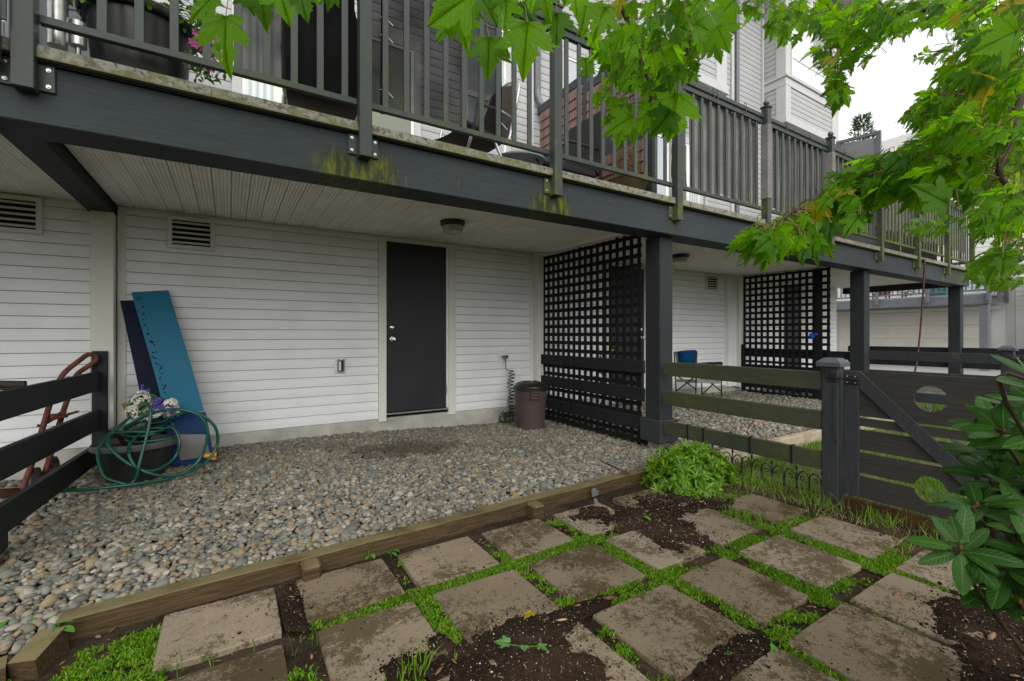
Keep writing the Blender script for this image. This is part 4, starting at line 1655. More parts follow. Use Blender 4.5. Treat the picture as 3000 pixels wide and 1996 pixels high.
# dark oval tub with the garden hose
zt = gz(-.6, 4.5)
tub = thing("planter_tub", (-.62, 4.56, zt), "dark oval plastic tub holding a green hose in the left corner", "planter")
m_tub = plain("tub_plastic", (.030, .030, .028), .45, .2, 6, .15, 40)
m_tubrim = plain("tub_rim_plastic", (.075, .078, .08), .4, .15, 6)
mb = MB()
mb.lathe([(.165, .0), (.172, .01), (.235, .255), (.238, .257), (.225, .257), (.20, .20)], (-.62, 4.56, zt), 40, 1.02, .82)
mb.build("tub_body", m_tub, tub, smooth='auto')
mb = MB()
mb.lathe([(.236, .245), (.262, .25), (.266, .262), (.262, .292), (.252, .298), (.238, .296), (.226, .25)], (-.62, 4.56, zt), 40, 1.02, .82, cap=False)
mb.build("tub_rim", m_tubrim, tub, smooth='auto')

hp = MB()


def spline(P, k=8):
    P = [Vector(p) for p in P]
    out = []
    for i in range(len(P) - 1):
        a, b, c, d = P[max(i - 1, 0)], P[i], P[i + 1], P[min(i + 2, len(P) - 1)]
        for j in range(k):
            t = j / k
            out.append(.5 * ((2 * b) + (c - a) * t + (2 * a - 5 * b + 4 * c - d) * t * t + (3 * b - a - 3 * c + d) * t ** 3))
    out.append(P[-1])
    return out


def hl(x, y, Y):
    return onY(*Lp(x, y), Y)


# loops in the order the hose is wound
hose = [hl(570, 1500, 4.22), hl(900, 1478, 4.2), hl(1300, 1430, 4.22), hl(1600, 1370, 4.3), hl(1820, 1230, 4.36), hl(1905, 1000, 4.38), hl(1850, 830, 4.38), hl(1700, 760, 4.40), hl(1500, 760, 4.44),
        hl(1300, 830, 4.50), hl(1150, 930, 4.55), hl(1300, 950, 4.62), hl(1500, 900, 4.66), hl(1440, 850, 4.75), hl(1250, 880, 4.72), hl(1130, 980, 4.60), hl(1300, 1000, 4.52), hl(1520, 940, 4.55), hl(1580, 880, 4.65),
        hl(1400, 880, 4.74), hl(1180, 990, 4.62), hl(1200, 1050, 4.50), hl(1420, 1040, 4.46), hl(1620, 1000, 4.5), hl(1600, 940, 4.6), hl(1380, 930, 4.62), hl(1220, 1040, 4.42), hl(1185, 1150, 4.30), hl(1260, 1290, 4.26),
        hl(1430, 1310, 4.3), hl(1600, 1200, 4.4), hl(1650, 1050, 4.42), hl(1580, 920, 4.48), hl(1420, 960, 4.52), hl(1150, 960, 4.5), hl(1000, 1000, 4.42), hl(1010, 1100, 4.35), hl(1150, 1230, 4.29), hl(1350, 1330, 4.26), hl(1550, 1365, 4.28),
        hl(1750, 1320, 4.34), hl(1900, 1230, 4.42), hl(1995, 1080, 4.46), hl(1985, 930, 4.46), hl(1880, 820, 4.46), hl(1750, 780, 4.5), hl(1600, 810, 4.55), hl(1480, 880, 4.6)]
hp.tube(spline(hose), .0115, 9)
h2 = [hl(1285, 745, 4.50), hl(1330, 715, 4.44), hl(1370, 720, 4.40), hl(1385, 790, 4.36), hl(1360, 950, 4.31), hl(1310, 1140, 4.27), hl(1270, 1300, 4.24), hl(1240, 1400, 4.24), hl(1180, 1440, 4.23), hl(1080, 1420, 4.24), hl(960, 1370, 4.27), hl(910, 1240, 4.34), hl(905, 1130, 4.40), hl(960, 1030, 4.45), hl(1080, 920, 4.52), hl(1200, 820, 4.6)]
hp.tube(spline(h2), .0115, 9)
hp.tube([hl(560, 1502, 4.22), hl(600, 1498, 4.22)], .013, 9)
hob = hp.build("garden_hose", m_hose, at=(-.5, 4.4, zt), smooth=True)
tag(hob, "bright green garden hose looped over the dark tub, one end trailing on the gravel", "hose")

# second pot with artificial flowers
fl = thing("flower_basket", (-.66, 4.86, zt), "brown pot of artificial white hydrangeas and purple lavender behind the tub", "flowers")
mb = MB().lathe([(.12, 0), (.17, .33), (.175, .335), (.17, .36), (.15, .36)], (-.66, 4.86, zt), 24)
mb.build("pot", plain("brown_glazed_pot", (.05, .022, .014), .3, .3, 6), fl, smooth='auto')
m_petal = plain("white_petals", (.72, .70, .62), .7, .1, 30)
m_purple = plain("purple_petals", (.13, .10, .42), .7, .25, 30)
m_leafg = plain("silk_leaves", (.04, .11, .03), .6, .3, 20)


def flower_head(c, r, n, m, name, size):
    V, T = [], []
    for k in range(n):
        v = Vector((rnd.gauss(0, 1), rnd.gauss(0, 1), rnd.gauss(0, 1))).normalized()
        if v.z < -.4:
            v.z *= -1
        p = Vector(c) + v * r * rnd.uniform(.7, 1.05)
        for q in range(4):
            a = q * 1.571 + rnd.random()
            u = v.orthogonal().normalized()
            w = v.cross(u)
            d = u * math.cos(a) + w * math.sin(a)
            e = v.cross(d)
            b = len(V)
            V += [p, p + d * size * .6 + e * size * .4 + v * size * .25, p + d * size + v * size * .1, p + d * size * .6 - e * size * .4 + v * size * .25]
            T += [(b, b + 1, b + 2), (b, b + 2, b + 3)]
    o = MB().add(V, T)
    return o.build(name, m, fl)


for (x, y, r, n) in ((1300, 670, .075, 70), (1380, 690, .06, 50), (1250, 780, .07, 60), (1340, 800, .08, 70), (1440, 800, .06, 50), (1560, 720, .06, 50), (1580, 780, .055, 45), (1240, 830, .05, 40), (1500, 760, .045, 30)):
    flower_head(hl(x, y, 4.72 + rnd.uniform(-.03, .03)), r, n, m_petal, "hydrangea", .022)
for (x, y, r, n) in ((1450, 690, .04, 30), (1500, 750, .05, 40), (1420, 750, .04, 30), (1560, 760, .04, 26)):
    flower_head(hl(x, y, 4.69), r, n, m_purple, "purple_flower", .016)
for (x, y0, y1) in ((1310, 640, 525), (1365, 640, 565), (1270, 650, 595)):
    a, b = hl(x, y0, 4.74), hl(x - 5, y1, 4.74)
    mb = MB().tube([a, b], .002, 5)
    for k in range(70):
        f = rnd.random()
        p = a.lerp(b, f)
        mb.sphere(p + Vector((rnd.gauss(0, .007), rnd.gauss(0, .007), 0)), .0045, 5, 4)
    mb.build("lavender_spike", m_purple, fl)
flower_head(hl(1350, 760, 4.76), .13, 40, m_leafg, "silk_leaf", .04)
# wooden stake
a, b = hl(1140, 695, 4.80), hl(1230, 880, 4.74)
tag(MB().bar(a, b, .035, .008, (0, 1, 0)).bar(b, (b.x + .05, b.y, zt + .02), .033, .008, (0, 1, 0)).build("wooden_stake", plain("bare_wood", (.28, .14, .045), .7, .2, 8), at=(b.x, b.y, zt)), "short bare wooden stake standing beside the flowers", "stake")

# exercise mats leaning on the wall


def mat_sheet(path, half, thick, m, name, parent, side):
    """a bent sheet: path of centre points, half width vector"""
    vs, n = [], len(path)
    for i, p in enumerate(path):
        p = Vector(p)
        d = (Vector(path[min(i + 1, n - 1)]) - Vector(path[max(i - 1, 0)])).normalized()
        nrm = d.cross(Vector(half)).normalized() * thick
        hv = Vector(half)
        vs += [p - hv, p + hv, p + hv + nrm, p - hv + nrm]
    fs = []
    for i in range(n - 1):
        for k in range(4):
            fs.append((i * 4 + k, i * 4 + (k + 1) % 4, i * 4 + 4 + (k + 1) % 4, i * 4 + 4 + k))
    fs += [(0, 1, 2, 3), (n * 4 - 1, n * 4 - 2, n * 4 - 3, n * 4 - 4)]
    return MB().add(vs, fs).build(name, m, parent, smooth='auto')


def mat_mat():
    t = NT("blue_mat")
    p = t.pos()
    z = t.n("SeparateXYZ", {0: p}).outputs[2]
    wv = t.n("TexWave", {"Vector": t.n("Mapping", {"Vector": p, "Rotation": (0, .8, 0)}).outputs[0], "Scale": 34.0, "Distortion": .4})
    c = t.mix(wv.outputs["Fac"], (.003, .115, .215), (.008, .185, .30))
    c = t.mix(t.math('MULTIPLY', t.noise(p, 3, 4), .3), c, (.004, .075, .19))
    t.bump(wv.outputs["Fac"], .2, .002)
    return t.fin(c, .6)


m_mat = mat_mat()
m_navy = plain("navy_mat", (.006, .009, .03), .7, .2, 10)
m_matdk = plain("deep_blue_mat", (.004, .028, .115), .55, .15, 10)
m_duct = plain("grey_vinyl", (.155, .155, .155), .42, .12, 4)
mt = thing("exercise_mat", (-.32, 4.85, zt), "bright blue ridged mat leaning on the wall, its grey patched foot curled forward", "mat")
tl, tr = onY(*(875 / 2.24, 540 + 712 / 2.24), 5.345), onY(*(1095 / 2.24, 540 + 697 / 2.24), 5.345)
top = (tl + tr) / 2
half = Vector(((tr.x - tl.x) / 2 + .012, .01, (tr.z - tl.z) / 2))
bl, brr = hl(1560, 800, 4.86), hl(1840, 790, 4.86)
bot = (bl + brr) / 2
path = [top + (bot - top) * f + Vector((0, .10 * math.sin(f * math.pi) * f, 0)) for f in [k / 10 for k in range(11)]]
mat_sheet(path, half, .007, m_mat, "mat_sheet", mt, 1)
foot = [bot, bot + Vector((.012, -.05, -.06)), bot + Vector((.03, -.085, -.15)), bot + Vector((.045, -.10, -.25)), Vector((bot.x + .06, bot.y - .10, zt + .015))]
h2v = Vector((half.x + .012, .012, 0))
mat_sheet(foot, h2v, .008, m_matdk, "mat_foot", mt, 1)
foot2 = [p + Vector((.02, -.012, -.03 if i else -.04)) for i, p in enumerate(foot[:4])] + [Vector((bot.x + .078, bot.y - .112, zt + .06))]
mat_sheet(foot2, Vector((half.x * .78, .012, 0)), .003, m_duct, "grey_patch", mt, 1)
holes = MB()
for k in range(46):
    f = rnd.uniform(.02, .95)
    i = min(9, int(f * 10))
    p = path[i].lerp(path[i + 1], f * 10 - i) - half * rnd.uniform(.55, .93) * (1 if f < .55 else .9)
    s = rnd.uniform(.004, .011)
    y = p.y - .0085
    holes.add([(p.x + s * math.cos(a) * rnd.uniform(.6, 1.2), y, p.z + 1.5 * s * math.sin(a) * rnd.uniform(.6, 1.2)) for a in (0, .9, 1.8, 2.7, 3.6, 4.5, 5.4)], [(0, 1, 2, 3, 4, 5, 6)])
stuff(holes.build("worn_holes", m_navy, mt))
mt2 = thing("exercise_mat", (-.5, 5.1, zt), "dark navy mat leaning behind the bright blue one", "mat")
tl2 = onY(790 / 2.24, 540 + 757 / 2.24, 5.362)
p1 = Vector((tl2.x + .16, 5.362, tl2.z - .0))
p2 = Vector((-.40, 5.05, zt + .05))
mat_sheet([p1.lerp(p2, k / 6) for k in range(7)], Vector((.16, .005, .012)), .008, m_navy, "mat_sheet", mt2, 1)

# yellow sprinkler beside the mat
sp = thing("sprinkler", (-.10, 4.72, zt), "small orange yellow plastic sprinkler lying by the foot of the mat", "sprinkler")
m_org = plain("orange_plastic", (.62, .26, .015), .4, .1)
c = hl(1930, 1175, 4.70)
MB().tube([c + Vector((-.04, 0, .0)), c + Vector((.05, -.01, .004))], .022, 10).box(c.x - .02, c.x + .02, c.y - .02, c.y + .02, c.z - .035, c.z, .004).box(c.x + .01, c.x + .045, c.y - .03, c.y + .01, c.z - .036, c.z - .02, .003).build("sprinkler_body", m_org, sp, smooth='auto')
MB().tube([c + Vector((.045, -.01, .004)), c + Vector((.066, -.012, .005))], .017, 10).build("sprinkler_nozzle", m_black, sp)

# rusty hand truck on the left
ht = thing("hand_truck", (-1.35, 4.9, -.1), "rusty red hand truck leaning on the white wall behind the left fence", "hand truck")
m_rust = plain("rusty_red_paint", (.13, .042, .030), .65, .35, 14, .3, 60)


def hz(x, y, Y):
    return onY(*Lp(x, y), Y)


fr = MB()
left = [hz(200, 1510, 4.75), hz(300, 1230, 4.86), hz(400, 900, 4.98), hz(480, 640, 5.06), hz(555, 470, 5.12), hz(620, 390, 5.14), hz(760, 280, 5.17), hz(810, 250, 5.18), hz(870, 250, 5.19), hz(885, 290, 5.19), hz(850, 330, 5.19), hz(720, 420, 5.18), hz(680, 500, 5.17), hz(600, 720, 5.12), hz(530, 940, 5.05), hz(450, 1220, 4.95), hz(400, 1390, 4.88)]
fr.tube(spline(left, 5), .019, 10)
fr.build("tube_frame", m_rust, ht, smooth=True)
for q in ((hz(430, 860, 5.0), hz(720, 770, 5.08), .05, .012), (hz(470, 815, 5.0), hz(610, 810, 5.06), .05, .03), (hz(430, 870, 5.0), hz(560, 790, 5.08), .012, .03), (hz(260, 1330, 4.84), hz(430, 1380, 4.92), .05, .006), (hz(455, 1270, 4.98), hz(510, 1310, 5.0), .02, .02), (hz(345, 900, 4.97), hz(410, 905, 5.0), .012, .02)):
    MB().bar(*q).build("cross_bar", m_rust, ht)
for (x, y, Y) in ((340, 1440, 4.86), (500, 1330, 5.05)):
    c = hz(x, y, Y)
    w = MB()
    w.lathe([(.03, -.02), (.10, -.025), (.125, -.018), (.13, 0), (.125, .018), (.10, .025), (.03, .02)], (0, 0, 0), 24)
    o = bpy.data.objects.new("wheel", w.mesh("wheel", m_rubber, smooth='auto'))
    COL.objects.link(o)
    o.parent = ht
    o.location = c - Vector(ht.location)
    o.rotation_euler = (math.radians(90), 0, math.radians(-70))
MB().add([hz(0, 1480, 4.6), hz(180, 1470, 4.75), hz(210, 1530, 4.70), hz(0, 1560, 4.5)] + [v + Vector((0, .01, -.012)) for v in (hz(0, 1480, 4.6), hz(180, 1470, 4.75), hz(210, 1530, 4.70), hz(0, 1560, 4.5))], [(0, 1, 2, 3), (7, 6, 5, 4), (0, 4, 5, 1), (1, 5, 6, 2), (2, 6, 7, 3), (3, 7, 4, 0)]).build("toe_plate", m_rust, ht)
hg = thing("push_mower", (-1.75, 4.6, -.1), "dark rubber handle grip of a tool leaning at the left edge of the photo", "tool handle")
m_grip = plain("grip_rubber", (.035, .028, .022), .6, .3, 30)
MB().tube([hz(-260, 520, 4.5), hz(236, 526, 4.5)], [.028, .028], 14).build("grip", m_grip, hg, smooth='auto')
MB().tube([hz(-200, 540, 4.5), hz(-160, 900, 4.6), hz(-250, 1500, 4.9)], .014, 8).build("shaft", m_rust, hg, smooth=True)
MB().tube([hz(-200, 570, 4.49), hz(180, 562, 4.49)], .008, 8).build("brake_lever", m_black, hg, smooth=True)

# soffit lamps (unlit)
for k, (x, y, lab) in enumerate(((1.958, 4.311, "unlit round ceiling lamp over the dark door"), (5.61, 4.36, "unlit round ceiling lamp in the farther bay beyond the column"))):
    lt = thing("ceiling_lamp", (x, y, 2.288), lab, "lamp", "round lamps under the deck")
    MB().lathe([(.128, 0), (.128, -.02), (.12, -.045), (.112, -.05), (.100, -.05)], (x, y, 2.288), 32).build("lamp_base", m_black, lt, smooth='auto')
    MB().lathe([(.106, -.045), (.108, -.075), (.095, -.11), (.06, -.125), (.004, -.128)], (x, y, 2.288), 32).build("lamp_shade", m_frost, lt, smooth='auto')

# folding chair in the next yard
ch = thing("folding_chair", (7.3, 4.7, 0), "blue and grey folding camp chair in the next yard", "chair")
m_blue = plain("blue_canvas", (.008, .095, .30), .8, .2, 20)
m_grey = plain("grey_canvas", (.22, .22, .23), .8, .15, 20)
m_tubeb = plain("black_tube", (.02, .02, .022), .35, .1)
CY = 5.0


def gp3(x, y, Y):
    return onY(1950 + x / 3.734, 780 + y / 3.734, Y)


bk = [gp3(100, 930, 4.95), gp3(300, 908, 4.62), gp3(338, 925, 4.55), gp3(345, 1090, 4.6), gp3(120, 1090, 4.98)]
mid = (bk[0] + bk[3]) / 2
P = [gp3(128, 935, 4.92), gp3(318, 915, 4.60), gp3(320, 1110, 4.62), gp3(150, 1110, 4.92)]
bb = MB()
n = 8
g = []
for j in range(n + 1):
    for i in range(n + 1):
        a = P[0].lerp(P[1], i / n)
        b = P[3].lerp(P[2], i / n)
        p = a.lerp(b, j / n)
        p += Vector((-.5, .6, 0)) * .07 * math.sin(math.pi * i / n)
        g.append(p)
bb.add(g, [(j * 9 + i, j * 9 + i + 1, j * 9 + i + 10, j * 9 + i + 9) for j in range(n) for i in range(n)])
bb.build("back_rest", m_blue, ch, smooth=True)
MB().add([bk[0], P[0], P[3], gp3(125, 1090, 4.96), P[1], bk[2], gp3(345, 1080, 4.58), P[2]], [(0, 1, 2, 3), (4, 5, 6, 7)]).build("back_edge", m_grey, ch)
seat = [gp3(100, 1235, 4.95), gp3(345, 1245, 4.6), gp3(600, 1255, 4.85), gp3(400, 1238, 5.15)]
MB().add(seat + [v - Vector((0, 0, .05)) for v in seat], [(0, 1, 2, 3), (7, 6, 5, 4), (0, 4, 5, 1), (1, 5, 6, 2), (2, 6, 7, 3), (3, 7, 4, 0)]).build("seat", m_grey, ch)
for a, b in (((95, 940, 4.96), (115, 1370, 4.96)), ((340, 930, 4.55), (330, 1400, 4.6)), ((395, 1100, 5.1), (395, 1408, 5.1)), ((608, 1065, 4.9), (612, 1432, 4.85)), ((115, 1370, 4.96), (330, 1200, 4.6)), ((330, 1345, 4.6), (115, 1190, 4.96)), ((395, 1408, 5.1), (610, 1200, 4.85)), ((610, 1370, 4.85), (395, 1200, 5.1))):
    MB().tube([gp3(*a), gp3(*b)], .011, 8).build("frame_tube", m_tubeb, ch, smooth=True)
MB().tube([gp3(330, 1080, 4.6), gp3(480, 1066, 4.72), gp3(608, 1062, 4.88)], .028, 8).build("armrest", m_tubeb, ch, smooth=True)

# bicycle behind the lattice
bk_ = thing("bicycle", (5.0, 5.1, 0), "child's bicycle behind the lattice, blue and yellow on the bars", "bicycle")
for cx in (4.62, 5.42):
    w = MB()
    for k in range(28):
        pass
    ring = [(cx + .24 * math.cos(k * math.pi / 14), 5.15, .24 + .24 * math.sin(k * math.pi / 14)) for k in range(29)]
    w.tube(ring, .02, 8, False)
    wo = w.build("wheel", m_rubber, bk_, smooth=True)
    s = MB()
    for k in range(10):
        s.tube([(cx, 5.15, .24), (cx + .22 * math.cos(k * .628), 5.15, .24 + .22 * math.sin(k * .628))], .0025, 4)
    s.build("spoke", m_steel, wo)
MB().tube([(4.62, 5.15, .24), (4.74, 5.15, .62), (4.78, 5.15, .80)], .016, 8).build("fork", m_tubeb, bk_, smooth=True)
MB().tube([(4.74, 5.15, .58), (5.1, 5.15, .3), (5.42, 5.15, .24), (5.2, 5.15, .62), (4.75, 5.15, .55)], .014, 8).tube([(5.1, 5.15, .3), (5.22, 5.15, .72)], .014, 8).build("frame", plain("blue_paint", (.02, .06, .3), .3), bk_, smooth=True)
MB().tube([(4.80, 4.92, .86), (4.78, 5.15, .82), (4.80, 5.35, .86)], .012, 8).build("handlebar", m_tubeb, bk_, smooth=True)
MB().sphere((4.80, 4.95, .88), .028, 8, 6, (1, 2, 1)).build("grip", plain("yellow_grip", (.5, .55, .03), .5), bk_, smooth=True)
MB().box(5.15, 5.36, 5.1, 5.2, .72, .77, .02).build("saddle", m_black, bk_)

# green hose on the ground beyond the far lattice
pts = []
for k in range(120):
    a = k * .25
    pts.append((9.35 + .55 * math.cos(a) * (1 + .2 * math.sin(k * .13)), 4.3 + .30 * math.sin(a), .02 + .05 * (k % 7) / 7 + .04))
tag(MB().tube(pts, .014, 7).build("green_hose_coil", plain("bright_green_hose", (.01, .26, .10), .4), at=(9.35, 4.3, 0), smooth=True), "bright green hose coil on the ground behind the far lattice", "hose")
# blue tag on the far lattice
bt_ = onX(1950 + 1600 / 3.734, 780 + 760 / 3.734, 8.58)
tag(MB().bar(bt_ + Vector((0, .03, .02)), bt_ + Vector((-.01, -.04, -.02)), .045, .06).tube([bt_ + Vector((.0, -.05, .03)), bt_ + Vector((0, -.09, .01))], .02, 8).build("hose_nozzle", plain("bright_blue_plastic", (.01, .09, .55), .4), at=bt_), "small bright blue plastic nozzle hung on the far lattice", "hose nozzle")

# red rope hanging from the deck
def rope_mat():
    t = NT("braided_rope")
    p = t.pos()
    z = t.n("SeparateXYZ", {0: p}).outputs[2]
    w = t.math('GREATER_THAN', t.math('SINE', t.math('MULTIPLY', z, 110.0)), .1)
    return t.fin(t.mix(w, (.10, .012, .02), (.02, .012, .014)), .7)


def cx_(x, y, Y):
    return onY(2400 + x / 3.92, 700 + y / 3.92, Y)


rp = [cx_(1290, 245, 3.3), cx_(1230, 243, 3.08), cx_(1195, 238, 3.03), cx_(1210, 270, 3.0), cx_(1205, 400, 3.0), cx_(1190, 640, 3.0), cx_(1175, 880, 3.0), cx_(1150, 1160, 3.0), cx_(1120, 1400, 3.0), cx_(1098, 1525, 3.0), cx_(1085, 1600, 3.0)]
tag(MB().tube(spline(rp, 5), .014, 8).build("rope", rope_mat(), at=(10.5, 3.05, 2.3), smooth=True), "dark red braided rope hanging over the deck edge", "rope")

# ------------------------------------------------------------------ things on the deck
m_pot = plain("black_pot_plastic", (.016, .016, .018), .38, .25, 5)
pl = thing("planter_pot", (-.44, 3.44, 2.5), "big black round planter behind the railing at upper left", "planter")
MB().lathe([(.205, 0), (.21, .01), (.245, .41), (.275, .415), (.285, .43), (.285, .455), (.27, .47), (.25, .46), (.24, .42)], (-.44, 3.44, 2.5), 44).build("pot", m_pot, pl, smooth='auto')


def small_leaf_mesh(name, L, W, m, fold=.2, droop=.2, seg=5):
    V, T, uv = [], [], []
    for i in range(seg + 1):
        f = i / seg
        w = W * math.sin(math.pi * min(1, f * .92 + .06)) ** .8 / 2
        z = -droop * L * f * f
        V += [(-w, f * L, z - 0 + fold * w), (0, f * L, z), (w, f * L, z + fold * w)]
        uv += [(0, f), (.5, f), (1, f)]
    for i in range(seg):
        for k in range(2):
            a = i * 3 + k
            T += [(a, a + 1, a + 4), (a, a + 4, a + 3)]
    return np.array(V), np.array(T), np.array(uv)


def leaf_matrix(t, n):
    t = Vector(t).normalized()
    n = Vector(n)
    s = t.cross(n)
    if s.length < 1e-3:
        s = t.orthogonal()
    s.normalize()
    n = s.cross(t)
    return Matrix((s, t, n)).transposed()


def leaf_cloud(name, leafs, base, m, parent, extra=None):
    """leafs: list of (pos, tip dir, normal, size)"""
    V, T, U = base
    Vs, Ts, Us = [], [], []
    for k, (p, t, n, s) in enumerate(leafs):
        M3 = np.array(leaf_matrix(t, n))
        Vs.append((V * s) @ M3.T + np.array(p))
        Ts.append(T + k * len(V))
        Us.append(U)
    return np_obj(name, np.concatenate(Vs), np.concatenate(Ts), m, parent, uv=np.concatenate(Us))


def foliage_mat(name, a, b, tr, trc, rough=.4, vein=0, spec=.4, yellow=False):
    t = NT(name)
    r1 = t.n("ObjectInfo").outputs["Random"]
    r2 = t.n("NewGeometry").outputs["Random Per Island"]
    r = t.math('FRACT', t.math('ADD', r1, r2))
    uv = t.n("TexCoord").outputs["UV"]
    s = t.n("SeparateXYZ", {0: uv})
    c = t.mix(r, a, b)
    tc = t.mix(r, tuple(k * .38 for k in trc), tuple(k * 1.25 for k in trc))
    if yellow:
        y = t.math('GREATER_THAN', r, .985)
        c = t.mix(y, c, (.30, .28, .02))
        tc = t.mix(y, tc, (.60, .50, .02))
    n = t.noise(t.objco(), 30, 4)
    c = t.mix(t.math('MULTIPLY', n, .3), c, tuple(k * .6 for k in a))
    if vein == 1:      # palmate veins of a lobed leaf, uv = leaf coordinates
        ux = t.math('ABSOLUTE', t.math('SUBTRACT', s.outputs[0], .5))
        uy = t.math('SUBTRACT', s.outputs[1], .05)
        tot = None
        for (dx, dy, w) in ((0, 1, .006), (.75, .66, .005), (.98, .18, .004)):
            ln = math.hypot(dx, dy)
            d = t.math('ABSOLUTE', t.math('SUBTRACT', t.math('MULTIPLY', ux, dy / ln), t.math('MULTIPLY', uy, dx / ln)))
            v = t.math('SUBTRACT', 1.0, t.step(d, w * .5, w * 2.2))
            tot = v if tot is None else t.math('MAXIMUM', tot, v)
        sec = t.math('SINE', t.math('MULTIPLY', t.math('ADD', uy, t.math('MULTIPLY', ux, -1.1)), 62.0))
        sec = t.math('MULTIPLY', t.step(sec, .86, 1.0), .45)
        tot = t.math('MAXIMUM', tot, sec)
        c = t.mix(t.math('MULTIPLY', tot, .55), c, tuple(k * .45 for k in a))
        tc = t.mix(t.math('MULTIPLY', tot, .6), tc, tuple(k * .35 for k in trc))
        t.bump(tot, .25, .002)
    if vein == 2:
        ux = t.math('ABSOLUTE', t.math('SUBTRACT', s.outputs[0], .5))
        mr = t.math('SUBTRACT', 1.0, t.step(ux, .015, .05))
        sec = t.math('SINE', t.math('MULTIPLY', t.math('SUBTRACT', s.outputs[1], t.math('MULTIPLY', ux, .35)), 58.0))
        c = t.mix(t.math('MULTIPLY', mr, .5), c, (.11, .17, .04))
        c = t.mix(t.math('MULTIPLY', t.step(sec, .75, 1), .18), c, (.10, .16, .04))
        t.bump(t.math('ADD', t.math('MULTIPLY', sec, -.3), t.math('MULTIPLY', mr, -1.0)), .25, .002)
    t.fin(c, rough, 0, spec)
    tl = t.n("BsdfTranslucent", {"Color": tc})
    mxs = t.n("MixShader", {0: tr})
    t.t.links.new(t.b.outputs[0], mxs.inputs[1])
    t.t.links.new(tl.outputs[0], mxs.inputs[2])
    t.t.links.new(mxs.outputs[0], t.out.inputs[0])
    return t.m


m_fol = foliage_mat("pot_foliage", (.03, .10, .01), (.12, .26, .02), .35, (.12, .28, .02))
SL = small_leaf_mesh("s", 1, .42, m_fol)
lv = []
for k in range(520):
    a, r = rnd.uniform(0, 6.283), rnd.uniform(.02, .30) ** .8
    p = Vector((-.40 + r * math.cos(a), 3.44 + r * math.sin(a) * .9, 2.95 + rnd.uniform(-.02, .22) - .5 * max(0, r - .22)))
    lv.append((p, (math.cos(a) + rnd.gauss(0, .5), math.sin(a) + rnd.gauss(0, .5), rnd.gauss(.1, .5)), (rnd.gauss(0, .4), rnd.gauss(0, .4), 1), rnd.uniform(.03, .06)))
for k in range(230):
    p = Vector((rnd.gauss(-.13, .045), rnd.gauss(3.28, .05), rnd.uniform(2.66, 3.05)))
    lv.append((p, (rnd.gauss(0, .6), rnd.gauss(-.3, .5), rnd.gauss(-.5, .5)), (rnd.gauss(0, .5), -1, rnd.gauss(.4, .4)), rnd.uniform(.025, .05)))
stuff(leaf_cloud("foliage", lv, SL, m_fol, pl))
m_pink = plain("pink_petals", (.55, .10, .35), .6, .4, 30)
lv = []
for k in range(26):
    p = Vector((rnd.gauss(-.10, .04), rnd.gauss(3.24, .03), rnd.uniform(2.68, 3.0)))
    for q in range(5):
        a = q * 1.257
        lv.append((p, (math.cos(a), -.25, math.sin(a)), (0, -1, .2), .026))
stuff(leaf_cloud("flowers", lv, small_leaf_mesh("p", 1, .8, m_pink), m_pink, pl))

# privacy divider of vertical boards at the left end
dv = thing("privacy_screen", (-.95, 4.2, 2.5), "pale grey divider of vertical boards behind the planter", "privacy screen", "dividers across the deck")
m_pale = plain("pale_grey_paint", (.27, .29, .33), .5, .1, 3)
for k in range(13):
    MB().box(-.965, -.945, 3.3 + .155 * k, 3.3 + .155 * k + .150, 2.5, 4.3, .004).build("board", m_pale, dv)
MB().box(-.975, -.967, 3.3, 5.3, 2.6, 2.7).box(-.975, -.967, 3.3, 5.3, 4.1, 4.2).build("cross_rail", m_pale, dv)
tl_ = thing("torch_lamp", (-.74, 3.3, 2.5), "two brushed steel canisters on stems beside the left railing post", "garden torch")
MB().lathe([(.04, .10), (.042, .48), (.044, .49), (.044, .53), (.02, .53)], (-.75, 3.22, 2.5), 20).lathe([(.012, 0), (.012, .14), (.036, .145), (.036, .27), (.03, .275)], (-.68, 3.26, 2.5), 18).build("canister", m_steel, tl_, smooth='auto')


def cloth(name, x0, x1, z0, z1, y, m, amp, freq, label, cat, group=None, nx=40, nz=10, ragged=0.0, fold=0.0):
    vs = []
    ph = rnd.random() * 10
    for j in range(nz + 1):
        for i in range(nx + 1):
            x = x0 + (x1 - x0) * i / nx
            z = z0 + (z1 - z0) * j / nz
            if j == 0:
                z += ragged * fbm(x * 9, ph)
            yy = y + amp * (math.sin(x * freq + ph + 1.2 * fbm(x * 1.5, z * 1.5, ph)) * .6 + fbm(x * 4, z * 3, ph))
            vs.append((x + fold * fbm(z * 4, x * 3, 5), yy, z))
    w = nx + 1
    o = MB().add(vs, [(j * w + i, j * w + i + 1, (j + 1) * w + i + 1, (j + 1) * w + i) for j in range(nz) for i in range(nx)]).build(name, m, at=((x0 + x1) / 2, y, z0), smooth=True)
    return tag(o, label, cat, group)


